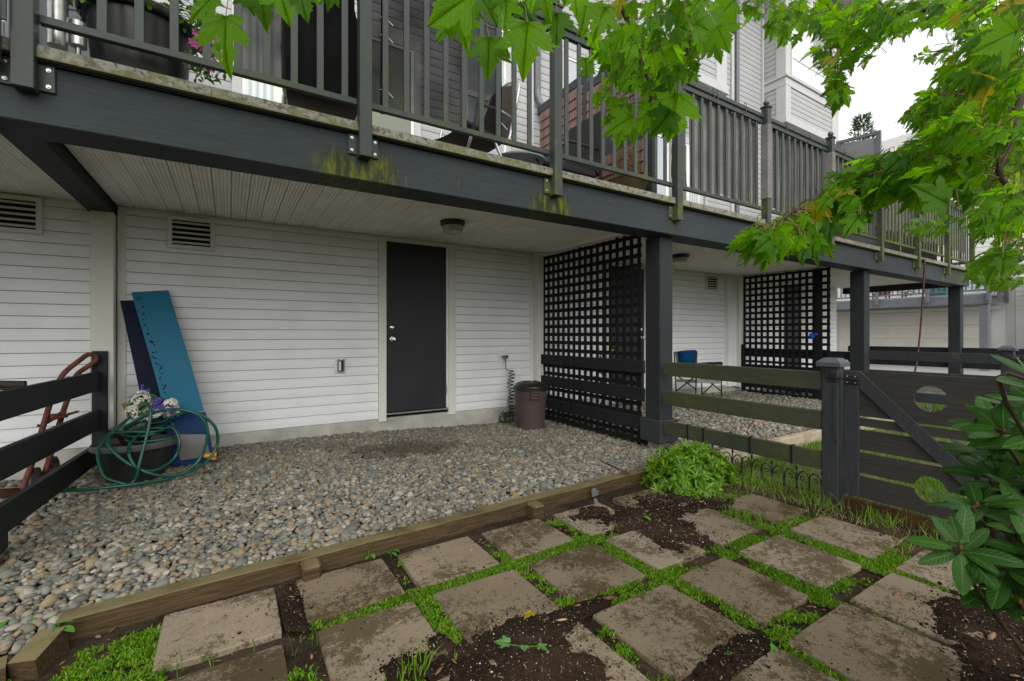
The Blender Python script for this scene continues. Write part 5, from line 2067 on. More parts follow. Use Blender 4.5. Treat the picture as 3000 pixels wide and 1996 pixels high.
cloth("netting", .03, .715, 2.69, 3.73, 3.15, m_mesh, .006, 9, "black see-through netting tied behind the balusters left of the moss stained post", "netting", "black netting on the railing")
cloth("netting", .80, 1.86, 2.69, 3.73, 3.15, m_mesh, .006, 7, "wide black see-through netting in front of the sling chairs", "netting", "black netting on the railing")
cloth("netting", .28, .72, 3.15, 3.74, 3.17, m_drape, .01, 7, "second darker layer of netting folded over the first", "netting", "black netting on the railing")
pp_ = thing("netting_pole", (.93, 3.17, 2.67), "thin black pole with ties holding the netting", "pole", "poles holding the netting")
MB().tube([(.905, 3.165, 2.66), (.912, 3.165, 3.72)], .016, 10).build("pole", m_black, pp_, smooth='auto')
for z in (2.80, 3.18, 3.30):
    wt = MB()
    wt.tube([(.905 + .024 * math.cos(a), 3.165 + .024 * math.sin(a), z + .03 * a / 6 + .01 * math.sin(a)) for a in [k * .45 for k in range(14)]] + [(.97, 3.13, z - .03)], .0025, 5)
    wt.build("tie_wire", m_white, pp_)
pp2 = copy_tree(pp_, (1.86, 3.17, 2.67), "thin black pole at the right edge of the netting", "poles holding the netting")
cloth("drape", 3.94, 4.17, 2.66, 3.71, 3.16, m_drape, .035, 30, "charcoal cloth bundled in folds beside the column post", "cloth", nx=50, nz=16, fold=.02)
pans = [(4.19, 5.49, "right of the bundled cloth"), (5.575, 7.105, "between the two cloth wrapped posts"), (7.195, 8.755, "behind the maple twig"), (8.845, 10.315, "past the grey divider"), (10.405, 11.855, "second from the far end"), (11.945, 13.37, "at the far end of the deck")]
for a, b, w in pans:
    cloth("shade_cloth", a, b, 2.70 if a < 8 else 2.86, 3.695, 3.135, m_fabric, .008, 6, "grey shade cloth laced behind the balusters, " + w, "shade cloth", "grey shade cloths on the railing", ragged=.03 if a < 8 else .06)
for x, w in ((5.53, "first"), (7.15, "second")):
    o = MB().box(x - .0455, x + .0455, 3.012, 3.106, 2.76, 3.66, .006)
    o = o.build("post_wrap", m_fabric, at=(x, 3.05, 2.76))
    tag(o, "grey cloth wrapped round the " + w + " railing post past the column", "cloth wrap", "cloth wraps on railing posts")
hk = MB()
for x in (4.02, 4.5, 4.57, 5.1, 6.0, 6.6, 7.6, 8.2):
    hk.tube([(x, 3.058, 3.70), (x + .005, 3.055, 3.80), (x + .012, 3.075, 3.83), (x + .01, 3.09, 3.80)], .004, 5)
hk = hk.build("hooks", m_black, deck)


# sling chairs
def sling_chair(loc, rot, label):
    c = thing("patio_chair", loc, label, "chair", "sling patio chairs behind the netting")
    c.rotation_euler = (0, 0, rot)
    m_sl = plain("brown_sling", (.055, .042, .032), .6, .25, 30)
    m_al = plain("silver_frame", (.62, .62, .62), .3, .08, metal=.7)

    def put(mb, name, m, smooth='auto'):
        o = bpy.data.objects.new(name, mb.mesh(name, m, smooth=smooth))
        COL.objects.link(o)
        o.parent = c
        return o
    prof = [(-.06, .42), (.02, .40), (.2, .37), (.36, .355), (.42, .40), (.46, .55), (.52, .75), (.58, .98)]
    vs = []
    for (y, z) in prof:
        for i in range(7):
            u = i / 6 - .5
            k = (1 - (2 * u) ** 2)
            wd = .5 if z < .9 else .36
            vs.append((u * wd, y, z - .03 * k if z < .5 else z + (.05 * k if z > .9 else 0)))
    put(MB().add(vs, [(j * 7 + i, j * 7 + i + 1, j * 7 + i + 8, j * 7 + i + 7) for j in range(7) for i in range(6)]), "sling", m_sl, True)
    for s in (-1, 1):
        put(MB().tube(spline([(s * .26, -.08, .42), (s * .26, .2, .38), (s * .26, .40, .37), (s * .26, .47, .56), (s * .25, .55, .86), (s * .19, .60, 1.02), (0, .61, 1.07)], 4), .014, 8), "side_tube", m_al, True)
        put(MB().tube([(s * .27, -.10, .0), (s * .27, .02, .40), (s * .27, .06, .60), (s * .27, .3, .62), (s * .265, .48, .60)], .014, 8), "front_leg", m_al, True)
        put(MB().tube([(s * .27, .45, 0), (s * .27, .22, .38)], .014, 8), "rear_leg", m_al, True)
    return c


sling_chair((.64, 3.92, 2.5), math.radians(172), "brown sling chair with silver legs nearest the moss stained post")
sling_chair((1.70, 3.72, 2.5), math.radians(-80), "brown sling chair turned sideways at the right end of the netting")
sling_chair((1.15, 4.45, 2.5), math.radians(20), "brown sling chair farther back, seen faintly through the netting")
tb = thing("side_table", (2.42, 3.75, 2.5), "small round dark metal table next to the sling chairs", "table")
MB().lathe([(.25, .30), (.26, .305), (.26, .32), (.25, .325), (.01, .325)], (2.42, 3.75, 2.5), 32).build("table_top", m_pale, tb)
lgs = MB()
for k in range(4):
    a = k * 1.571 + .4
    lgs.tube(spline([(2.42 + .22 * math.cos(a), 3.75 + .22 * math.sin(a), 2.5), (2.42 + .25 * math.cos(a), 3.75 + .25 * math.sin(a), 2.7), (2.42 + .18 * math.cos(a), 3.75 + .18 * math.sin(a), 2.81)], 4), .010, 7)
lgs.build("table_leg", m_tubeb, tb, smooth=True)
# wicker chair by the brown panel
wc = thing("wicker_chair", (3.0, 3.75, 2.5), "dark wicker armchair in front of the brown woven panel", "chair")
m_wick = plain("dark_wicker", (.022, .020, .019), .6, .4, 60, .6, 120)
MB().box(2.62, 3.2, 3.5, 4.05, 2.72, 2.80, .02).build("seat", m_wick, wc)
MB().prism([(3.18, 2.80), (3.28, 3.45), (3.33, 3.45), (3.24, 2.76)], 'y', 3.5, 4.05).build("backrest", m_wick, wc)
for y in (3.5, 4.05):
    fr = MB()
    fr.tube(spline([(2.64, y, 2.5), (2.62, y, 2.85), (2.66, y, 2.99), (2.8, y, 3.02), (3.22, y, 3.02)], 4), .014, 8).tube([(3.24, y, 2.5), (3.25, y, 3.02), (3.31, y, 3.47)], .014, 8)
    fr.build("frame", m_tubeb, wc, smooth=True)

# brown woven panel between the two decks
wp_ = thing("privacy_screen", (3.74, 4.3, 2.5), "brown woven scalloped panel in a dark frame between the decks", "privacy screen", "dividers across the deck")


def scallop_mat():
    t = NT("brown_woven")
    r = t.n("ObjectInfo").outputs["Random"]
    n = t.noise(t.pos(), 30, 4)
    c = t.mix(t.math('ADD', t.math('MULTIPLY', r, .5), t.math('MULTIPLY', n, .5)), (.10, .048, .040), (.22, .115, .095))
    return t.fin(c, .5)


m_scal = scallop_mat()


def scallop(h):
    mb = MB()
    k = max(2, int(h / .11))
    vs = []
    n = 6
    for j in range(k):
        z0, z1 = h * j / k, h * (j + 1) / k + .004
        b = len(mb.v)
        V = []
        for z, bulge, out in ((z0, 1.0, .014), ((z0 + z1) / 2, .9, .010), (z1, .8, .001)):
            for i in range(n + 1):
                u = i / n - .5
                V.append((-(math.cos(u * math.pi) * .012 * bulge + out), u * .05, z))
        mb.add(V, [(q * (n + 1) + i, q * (n + 1) + i + 1, (q + 1) * (n + 1) + i + 1, (q + 1) * (n + 1) + i) for q in range(2) for i in range(n)])
        mb.add([V[i] for i in range(n + 1)] + [(0, -.025, z0), (0, .025, z0)], [tuple([n + 1] + list(range(n + 1)) + [n + 2])])
    return mb


m_frame = plain("panel_frame_paint", (.045, .05, .058), .45, .15, 3)
up_me = scallop(.62).mesh("weave_strip", m_scal, smooth='auto')
lo_me = scallop(.60).mesh("weave_strip", m_scal, smooth='auto')
for (y0, y1, zs_) in ((4.35, 5.28, 0.0), (3.36, 4.27, -.14)):
    y = y0 + .025
    while y < y1:
        inst(up_me, "weave_strip", wp_, (3.74, y, 3.62 + zs_))
        inst(lo_me, "weave_strip", wp_, (3.74, y, 2.66 + zs_ * .4))
        y += .0505
    MB().box(3.735, 3.79, y0 - .07, y1 + .05, 4.26 + zs_, 4.37 + zs_, .004).box(3.735, 3.79, y0 - .07, y1 + .05, 3.30 + zs_, 3.60 + zs_, .004).box(3.735, 3.79, y0 - .07, y1 + .05, 2.53, 2.64 + zs_ * .4, .004).box(3.732, 3.795, y0 - .08, y0 + .0, 2.5, 4.36 + zs_, .004).build("panel_frame", m_frame, wp_)
    MB().box(3.745, 3.78, y0, y1, 2.64, 4.3 + zs_).build("backing", m_gap, wp_)
MB().box(3.73, 3.80, 3.24, 3.30, 2.5, 4.0, .004).build("end_post", m_frame, wp_)

bw = thing("plant_pot", (3.50, 3.38, 2.5), "bronze bowl with twiggy yellow green shoots by the column post", "planter")
MB().lathe([(.12, 0), (.17, .05), (.20, .13), (.215, .19), (.222, .195), (.21, .20), (.19, .15)], (3.50, 3.38, 2.5), 36).build("bowl", plain("bronze_glaze", (.085, .07, .03), .3, .3, 4, metal=.2), bw, smooth='auto')
tw, lv = MB(), []
for k in range(46):
    a, r = rnd.uniform(0, 6.283), rnd.uniform(.02, .17)
    b = Vector((3.50 + r * math.cos(a), 3.38 + r * math.sin(a), 2.67))
    e = b + Vector((rnd.gauss(0, .09), rnd.gauss(0, .06), rnd.uniform(.12, .42)))
    tw.tube([b, b.lerp(e, .5) + Vector((rnd.gauss(0, .02), 0, 0)), e], .002, 4)
    if rnd.random() < .65:
        for q in range(16):
            p = b.lerp(e, rnd.uniform(.4, 1.05))
            lv.append((p, (rnd.gauss(0, 1), rnd.gauss(0, 1), rnd.gauss(.4, .6)), (rnd.gauss(0, .6), rnd.gauss(-.5, .6), 1), rnd.uniform(.014, .028)))
tw.build("twigs", plain("red_twigs", (.14, .06, .03), .7, .3), bw)
stuff(leaf_cloud("foliage", lv, SL, foliage_mat("yellow_green_foliage", (.14, .22, .01), (.30, .36, .02), .4, (.3, .4, .02)), bw))
# pots and dividers farther along
for (x, y, r, h, col, lab) in ((6.7, 3.36, .2, .2, (.06, .022, .02), "dark maroon pot on the deck left of the brown ribbed one"), (7.75, 3.40, .24, .22, (.14, .075, .05), "brown ribbed pot on the deck under the shade cloth"), (5.0, 3.6, .26, .12, (.02, .03, .05), "dark round basin on the deck under the shade cloth")):
    q = thing("plant_pot", (x, y, 2.5), lab, "planter")
    MB().lathe([(r * .75, 0), (r * .95, h * .8), (r, h * .82), (r, h), (r * .9, h), (r * .85, h * .8)], (x, y, 2.5), 36).build("pot", plain("pot_clay", col, .5, .2, 6), q, smooth='auto')
d2 = thing("privacy_screen", (9.2, 3.5, 2.5), "flat grey framed divider panel standing above the railing", "privacy screen", "dividers across the deck")
m_flat = plain("grey_panel", (.215, .215, .225), .6, .1, 2)
MB().prism([(3.26, 2.5), (3.26, 4.42), (3.78, 4.50), (3.78, 2.5)], 'x', 9.20, 9.215).build("panel", m_flat, d2)
MB().prism([(3.19, 2.5), (3.19, 4.47), (3.255, 4.46), (3.255, 2.5)], 'x', 9.18, 9.23).prism([(3.19, 4.47), (3.19, 4.52), (3.84, 4.56), (3.84, 4.51)], 'x', 9.182, 9.228).box(9.18, 9.23, 3.785, 3.84, 2.5, 4.505).build("panel_frame", m_down, d2)
d3 = thing("storage_cabinet", (9.0, 3.95, 2.5), "plain dark grey cabinet left of the divider panel", "cabinet")
MB().box(8.95, 9.25, 3.86, 4.3, 2.5, 4.45, .02).build("cabinet_body", m_down, d3)
d4 = thing("privacy_screen", (12.2, 3.6, 2.5), "tall dark olive divider panels near the far end of the deck", "privacy screen", "dividers across the deck")
m_olive = plain("olive_panel", (.07, .075, .055), .5, .15)
for k in range(4):
    MB().box(12.2, 12.23, 3.3 + .3 * k, 3.58 + .3 * k, 2.5, 4.5, .004).build("panel", m_olive, d4)
sh = thing("shrub", (10.4, 3.9, 2.5), "feathery green cedar shrub rising behind the grey divider", "shrub")
MB().tube([(10.4, 3.9, 2.5), (10.42, 3.9, 4.6)], .03, 7).build("trunk", m_timber, sh)
lv = []
for k in range(2600):
    z = rnd.uniform(3.4, 5.35)
    r = .42 * (1 - (z - 3.4) / 2.3) ** .8 * math.sqrt(rnd.random()) * (1 + .5 * fbm(z * 4, k * .01))
    a = rnd.uniform(0, 6.283)
    lv.append(((10.4 + r * math.cos(a), 3.9 + r * math.sin(a), z), (math.cos(a), math.sin(a), rnd.gauss(.9, .4)), (rnd.gauss(0, 1), rnd.gauss(0, 1), .3), rnd.uniform(.05, .10)))
stuff(leaf_cloud("foliage", lv, small_leaf_mesh("c", 1, .22, m_fol, seg=3), foliage_mat("cedar_foliage", (.02, .055, .015), (.07, .12, .02), .2, (.06, .12, .02)), sh))
# ------------------------------------------------------------------ maple tree overhead
K = 3000 / 2357.0


def Dp(x, y, d):
    return onD(x * K, y * K, d)


half_leaf = [(0, 0), (.10, -.03), (.24, -.02), (.36, .03), (.49, .03), (.43, .10), (.42, .15), (.36, .20), (.46, .24), (.50, .33), (.56, .37), (.68, .47), (.58, .48), (.60, .57), (.50, .54), (.40, .54), (.31, .49), (.215, .46), (.25, .55), (.31, .62), (.24, .66), (.25, .75), (.17, .77), (.12, .88), (0, 1.08)]


def maple_leaf(seed):
    r = random.Random(seed)
    dr, fo, cu, tw = r.uniform(.10, .55), r.uniform(.05, .45), r.uniform(-.2, .7), r.uniform(-.3, .3)
    ph, ph2 = r.uniform(0, 6), r.uniform(0, 6)
    V2, T, key = [], [], {}

    def vid(x, y):
        k = (round(x, 4), round(y, 4))
        if k not in key:
            key[k] = len(V2)
            V2.append(k)
        return key[k]
    for sgn in (-1, 1):
        pts = []
        for i, (x, y) in enumerate(half_leaf):
            if 0 < i < len(half_leaf) - 1:
                x *= r.uniform(.74, .94)
                y += r.uniform(-.02, .02)
            pts.append((x * sgn, y))
        for t in tessellate_polygon([[Vector((x, y, 0)) for x, y in pts]]):
            tris = [[pts[k] for k in t]]
            for _ in range(2):
                nxt = []
                for A, B, C in tris:
                    L = [((A[0] - B[0]) ** 2 + (A[1] - B[1]) ** 2, 0), ((B[0] - C[0]) ** 2 + (B[1] - C[1]) ** 2, 1), ((C[0] - A[0]) ** 2 + (C[1] - A[1]) ** 2, 2)]
                    if max(L)[0] < .03:
                        nxt.append([A, B, C])
                        continue
                    e = max(L)[1]
                    A, B, C = ((A, B, C), (B, C, A), (C, A, B))[e]
                    M_ = ((A[0] + B[0]) / 2, (A[1] + B[1]) / 2)
                    nxt += [[A, M_, C], [M_, B, C]]
                tris = nxt
            for q in tris:
                T.append(tuple(vid(*p) for p in q))
    V, U = [], []
    for x, y in V2:
        ax = abs(x)
        z = -dr * y * y * .7 + fo * ax * .55 - cu * ax * ax * .9 + tw * x * y
        z += .035 * math.sin(9 * x + 5 * y + ph) * (ax + .25 * y) + .03 * math.sin(7 * y - 6 * x + ph2) * ax
        V.append((x, y, z))
        U.append((x * .7 + .5, (y + .05) / 1.15))
    return np.array(V), np.array(T), np.array(U)


m_maple = foliage_mat("maple_leaf", (.022, .10, .003), (.16, .35, .010), .57, (.34, .74, .006), .5, 1, .18, True)
LEAVES = [maple_leaf(s) for s in range(8)]
leaf_list = []     # (pos, tip, normal, size)
CAMV = Vector((0, 0, CAM_H))
RV = Vector((RX[0], RX[1], 0))
FV = Vector((FX[0], FX[1], 0))


def exact(bx, by, tx, ty, d, tilt=.0):
    p, q = Dp(bx, by, d), Dp(tx, ty, d * (1 - tilt))
    t = q - p
    n = -FV + Vector((rnd.gauss(0, .25), rnd.gauss(0, .25), rnd.gauss(.1, .25)))
    leaf_list.append((p, t, n, t.length / 1.05, True))


for e in [(520, 38, 500, 158, .92), (495, -12, 428, 48, .98), (600, -18, 612, 55, 1.0), (640, -28, 668, 52, .97), (690, -25, 706, 46, .98), (770, -20, 748, 20, .97), (560, -28, 578, 24, 1.02), (735, -30, 728, 10, .97), (480, 8, 440, 45, 1.05),
          (1085, -12, 985, 55, 1.0), (1062, 38, 1074, 106, 1.05), (1108, -5, 1150, 55, 1.0), (1035, 55, 1000, 96, 1.06), (1126, 86, 1122, 174, 1.0), (1214, 52, 1206, 166, .98), (1284, 30, 1282, 102, 1.08), (1166, 0, 1158, 68, 1.0), (1198, 5, 1236, 62, 1.05),
          (1250, -12, 1266, 40, 1.05), (1350, 6, 1340, 74, 1.3), (1392, 16, 1368, 90, 1.4), (1322, -18, 1330, 36, 1.25), (1040, -20, 1010, 20, 1.0), (1145, -25, 1175, 25, 1.0), (1225, -25, 1218, 22, 1.0), (1300, -25, 1300, 14, 1.1),
          (1540, 20, 1590, 60, 1.5), (1600, 55, 1690, 95, 1.35), (1650, 60, 1680, 120, 1.3), (1690, 0, 1640, 60, 1.4), (1610, 0, 1590, 30, 1.4),
          (1560, 215, 1545, 320, 1.9), (1545, 255, 1500, 310, 1.9), (1505, 240, 1500, 295, 1.95), (1455, 270, 1390, 300, 2.0),
          (2180, 470, 2105, 420, .95), (2340, 70, 2250, 120, .95), (2270, 300, 2190, 345, 1.1)]:
    exact(*e)

CL = [  # x, y, rx, ry, count, depth range, mode
    (1480, 50, 140, 65, 60, 1.6, 2.2, 'h'), (1465, 130, 120, 65, 75, 1.8, 2.4, 'h'), (1460, 205, 95, 55, 60, 2.0, 2.5, 'h'), (1440, 275, 60, 35, 34, 2.1, 2.5, 'h'), (1540, 255, 50, 45, 22, 1.9, 2.2, 'h'), (1620, 50, 80, 55, 34, 1.4, 2.0, 'h'), (1560, 130, 70, 50, 30, 1.6, 2.1, 'h'),
    (1770, 15, 70, 30, 26, 2.0, 2.6, 'h'), (1860, 35, 100, 40, 44, 1.8, 2.4, 'h'), (1990, 50, 110, 55, 80, 1.5, 2.2, 's'), (1950, 130, 70, 60, 48, 1.5, 2.0, 's'), (1925, 205, 28, 28, 14, 1.5, 1.8, 'h'), (1815, 60, 40, 30, 12, 1.8, 2.2, 'h'),
    (2130, 30, 120, 45, 60, 1.6, 2.4, 's'), (2290, 50, 80, 80, 60, 1.0, 1.6, 's'), (2300, 160, 70, 70, 60, 1.0, 1.8, 's'), (2230, 200, 90, 50, 46, 1.3, 2.2, 's'), (2160, 250, 75, 38, 40, 1.2, 1.7, 's'), (2270, 290, 100, 60, 70, 1.0, 2.0, 's'), (2160, 330, 90, 45, 50, 1.1, 1.9, 's'),
    (2060, 390, 80, 45, 52, 1.2, 1.7, 's'), (1985, 430, 80, 45, 48, 1.2, 1.6, 's'), (2100, 420, 90, 45, 46, 1.2, 1.8, 's'), (2240, 390, 100, 60, 66, 1.1, 1.9, 's'), (2310, 480, 55, 60, 36, .9, 1.5, 's'), (1930, 475, 70, 40, 34, 1.2, 1.6, 'h'),
    (1850, 515, 60, 35, 26, 1.2, 1.5, 'h'), (1765, 548, 65, 32, 26, 1.15, 1.35, 's'), (1855, 555, 40, 22, 12, 1.2, 1.4, 'h'), (2310, 590, 45, 30, 12, 1.0, 1.4, 's'), (2330, 380, 40, 120, 40, 1.2, 2.2, 's'), (2220, 120, 60, 50, 26, 1.4, 2.2, 's')]
SKYGAP = [(1985, 165, 55, 30), (2060, 200, 75, 62), (2120, 175, 50, 40), (1990, 260, 50, 60), (2010, 320, 40, 22), (2190, 75, 40, 22), (2060, 300, 50, 22)]
for (x, y, rx, ry, n, d0, d1, mode) in CL:
    for _ in range(int(n * (1.8 if mode == 's' else 1.1))):
        a, r = rnd.uniform(0, 6.283), math.sqrt(rnd.random())
        px, py = x + rx * r * math.cos(a), y + ry * r * math.sin(a)
        if any(((px - gx) / gw) ** 2 + ((py - gy) / gh) ** 2 < 1 for gx, gy, gw, gh in SKYGAP):
            continue
        d = rnd.uniform(d0, d1)
        p = Dp(px, py, d)
        if mode == 'h':
            t = Vector((0, 0, -1)) + RV * rnd.gauss(-.1, .45) + FV * rnd.gauss(0, .35)
            nn = -FV * rnd.uniform(.3, 1.2) + Vector((rnd.gauss(0, .4), rnd.gauss(0, .4), rnd.gauss(.35, .45)))
            s = rnd.uniform(.040, .074)
        else:
            t = RV * rnd.gauss(-.7, .45) + Vector((0, 0, rnd.gauss(-.55, .35))) + FV * rnd.gauss(.0, .45)
            nn = Vector((0, 0, 1)) + RV * rnd.gauss(-.2, .6) - FV * rnd.uniform(-.5, .9)
            s = rnd.uniform(.036, .072)
        leaf_list.append((p, t, nn, s, False))
n_view = len(leaf_list)
for _ in range(420):      # the rest of the crown above the frame shades the yard
    d = rnd.uniform(.4, 4.2)
    s_ = rnd.uniform(-1.0, 3.0)
    p = FV * d + RV * s_ + Vector((0, 0, CAM_H + max(.5, d) * rnd.uniform(.88, 1.7) + rnd.uniform(.1, .7)))
    if p.y > 2.6 or p.z > 4.6:
        continue
    leaf_list.append((p, (rnd.gauss(0, 1), rnd.gauss(0, 1), -.4), (rnd.gauss(0, .4), rnd.gauss(0, .4), 1), rnd.uniform(.09, .13), False))

for _ in range(900):       # unseen leaves added on its left to darken the gravel corner
    d = rnd.uniform(.5, 2.6)
    s_ = rnd.uniform(-2.6, .2)
    p = FV * d + RV * s_ + Vector((0, 0, CAM_H + max(d, abs(s_) * .6) * rnd.uniform(.95, 1.6) + rnd.uniform(.25, .9)))
    if p.y > 2.4 or p.z > 4.6:
        continue
    leaf_list.append((p, (rnd.gauss(0, 1), rnd.gauss(0, 1), -.4), (rnd.gauss(0, .4), rnd.gauss(0, .4), 1), rnd.uniform(.09, .13), False))

tree = thing("maple_tree", (2.1, -1.3, -.14), "large maple with bright lobed leaves hanging before the deck, top and right", "tree")
bark = plain("maple_bark", (.055, .035, .028), .85, .3, 12, .5, 50)
MB().tube(spline([(2.1, -1.3, -.3), (2.12, -1.28, .6), (2.05, -1.25, 1.6), (2.0, -1.15, 2.6), (1.95, -1.05, 4.2)], 4), [.11] * 5 + [.095] * 4 + [.085] * 4 + [.06] * 4, 12).build("trunk", bark, tree, smooth=True)
crot = Vector((2.0, -1.15, 2.5))
lim = MB()
hub = Vector((1.5, .2, 2.75))


def limb(pts, r0, r1):
    S = spline(pts, 5)
    lim.tube(S, [r0 + (r1 - r0) * i / (len(S) - 1) for i in range(len(S))], 7)
    return S


nodes = []
nodes += limb([crot, hub, Dp(1900, -160, 2.4), Dp(1500, -60, 2.2), Dp(1435, 0, 2.05), Dp(1455, 70, 2.05), Dp(1478, 150, 2.1), Dp(1500, 215, 2.15), Dp(1480, 280, 2.2)], .03, .0022)
nodes += limb([hub, Dp(1700, -200, 1.6), Dp(1200, -90, 1.15), Dp(700, -60, 1.0), Dp(480, -45, .98)], .016, .003)
nodes += limb([hub, Dp(1650, -40, 1.8), Dp(1600, 60, 1.7), Dp(1575, 140, 1.75)], .01, .002)
nodes += limb([crot, Vector((1.9, -.2, 2.4)), Dp(2330, -60, 1.7), Dp(2100, 30, 1.9), Dp(1920, 70, 2.0), Dp(1930, 190, 1.8)], .022, .0022)
nodes += limb([crot, Vector((2.0, -.3, 2.2)), Dp(2420, 120, 1.4), Dp(2347, 235, 1.2), Dp(2322, 330, 1.15), Dp(2300, 390, 1.12), Dp(2325, 440, 1.1), Dp(2337, 480, 1.08)], .016, .0035)
nodes += limb([Dp(2420, 120, 1.4), Dp(2330, 230, 1.6), Dp(2170, 330, 1.5), Dp(2050, 395, 1.4), Dp(1960, 450, 1.35), Dp(1880, 470, 1.3), Dp(1820, 490, 1.25), Dp(1765, 540, 1.22)], .013, .002)
nodes += limb([Dp(2420, 120, 1.4), Dp(2300, 150, 1.5), Dp(2200, 220, 1.45), Dp(2110, 265, 1.4)], .010, .002)
nodes += limb([Dp(2450, 330, 1.4), Dp(2280, 370, 1.5), Dp(2150, 420, 1.5)], .009, .002)
lim.build("limb", bark, tree, smooth=True)
# petioles from each visible leaf towards the nearest branch
NP = np.array([n[:] for n in nodes])
pet = MB()
for (p, t, nn, s, ex) in leaf_list[:n_view]:
    i = int(np.argmin(((NP - np.array(p[:])) ** 2).sum(1)))
    q = Vector(NP[i])
    v = q - p
    if v.length > .11:
        v = v.normalized() * .06 + Vector((0, 0, .03))
    tt = Vector(t).normalized()
    pet.tube([p - tt * .0, p - tt * .022 + v * .22, p + v * .65 + Vector((0, 0, .012)), p + v], [.0010, .0009, .0012, .0014], 3, False)
stuff(pet.build("leaf_stalks", plain("leaf_stalk", (.16, .12, .035), .6, .3), tree))
# the 300 leaves that show largest are objects, the rest one mesh
vis = leaf_list[:n_view]
order = sorted(range(n_view), key=lambda i: -vis[i][3] / max(.3, (vis[i][0] - CAMV).dot(FV)))
big = set(order[:300])
leaf_me = [np_mesh("leaf", V, T, m_maple, uv=U, smooth=True) for V, T, U in LEAVES]
bl_ = [[] for _ in LEAVES]
for i, (p, t, nn, s, ex) in enumerate(leaf_list):
    k = i % len(LEAVES)
    if i in big:
        o = bpy.data.objects.new("leaf", leaf_me[k])
        COL.objects.link(o)
        o.parent = tree
        o.location = p - Vector(tree.location)
        o.rotation_euler = leaf_matrix(t, nn).to_euler()
        o.scale = (s * 1.22, s, s) if ex else (s, s, s)
    else:
        bl_[k].append((p, t, nn, s))
Vs, Ts, Us, off = [], [], [], 0
for k, lst in enumerate(bl_):
    V, T, U = LEAVES[k]
    for (p, t, n, s) in lst:
        Vs.append((V * s) @ np.array(leaf_matrix(t, n)).T + np.array(p))
        Ts.append(T + off)
        Us.append(U)
        off += len(V)
stuff(np_obj("foliage", np.concatenate(Vs), np.concatenate(Ts), m_maple, tree, uv=np.concatenate(Us), smooth=True))

# smaller maple farther back on the right
t2_ = thing("maple_tree", (9.0, .2, -.14), "farther young maple with small leaves at the right edge beyond the gate", "tree")
MB().tube([(9.0, .2, -.2), (9.05, .15, 1.5), (9.0, .2, 4.5)], [.06, .05, .03], 8).build("trunk", bark, t2_, smooth=True)
fl_ = []
for (x, y, rx, ry, n, d0, d1) in ((2300, 620, 60, 45, 110, 4.5, 6), (2240, 250, 120, 90, 160, 4.5, 6.5), (2250, 620, 30, 20, 22, 4.5, 5), (2330, 520, 40, 90, 110, 4.5, 6.5), (2230, 480, 90, 50, 60, 5, 6.5), (2030, 600, 40, 12, 0, 5, 6), (2310, 330, 60, 100, 120, 5, 7), (2130, 130, 30, 15, 12, 4.5, 5), (2130, 520, 50, 14, 34, 4.6, 5.2), (2320, 100, 60, 90, 80, 5, 7)):
    for _ in range(n):
        a, r = rnd.uniform(0, 6.283), math.sqrt(rnd.random())
        p = Dp(x + rx * r * math.cos(a), y + ry * r * math.sin(a), rnd.uniform(d0, d1))
        fl_.append((p, RV * rnd.gauss(-.5, .6) + Vector((0, 0, rnd.gauss(-.4, .4))) + FV * rnd.gauss(0, .5), Vector((rnd.gauss(0, .4), rnd.gauss(0, .4), 1)) - FV * .4, rnd.uniform(.07, .12)))
m_maple2 = foliage_mat("maple_leaf_far", (.05, .15, .008), (.13, .27, .02), .5, (.22, .42, .01), .45, 0, .3)
stuff(leaf_cloud("foliage", fl_, LEAVES[2], m_maple2, t2_))
bm_ = MB()
for (x, y) in ((2300, 620), (2240, 250), (2330, 520), (2310, 330), (2230, 480)):
    bm_.tube([(9.0, .2, 2.6), Dp(x + 50, y - 20, 6), Dp(x, y, 5.2)], [.02, .012, .004], 6)
bm_.build("limb", bark, t2_, smooth=True)

# ------------------------------------------------------------------ rhododendron in the right foreground
m_rhodo = foliage_mat("rhododendron_leaf", (.008, .042, .004), (.028, .095, .009), .16, (.10, .27, .010), .34, 2, .16)


def rhodo_leaf(seed):
    r = random.Random(seed)
    V, T, U = [], [], []
    seg = 9
    dr = r.uniform(.05, .35)
    wd = r.uniform(.34, .42)
    fo = r.uniform(-.1, .25)
    for i in range(seg + 1):
        f = i / seg
        w = wd * (math.sin(math.pi * f ** .85) ** .62 if 0 < f < 1 else 0) / 2
        z = -dr * f * f
        for q in (-1, -.5, 0, .5, 1):
            V.append((q * w, f + .0, z + abs(q) * w * (fo + .18) - (q * q) * w * .25 + (.0 if q else -.006)))
            U.append((.5 + q * .5, f))
    for i in range(seg):
        for k in range(4):
            a = i * 5 + k
            T += [(a, a + 1, a + 6), (a, a + 6, a + 5)]
    return np.array(V), np.array(T), np.array(U)


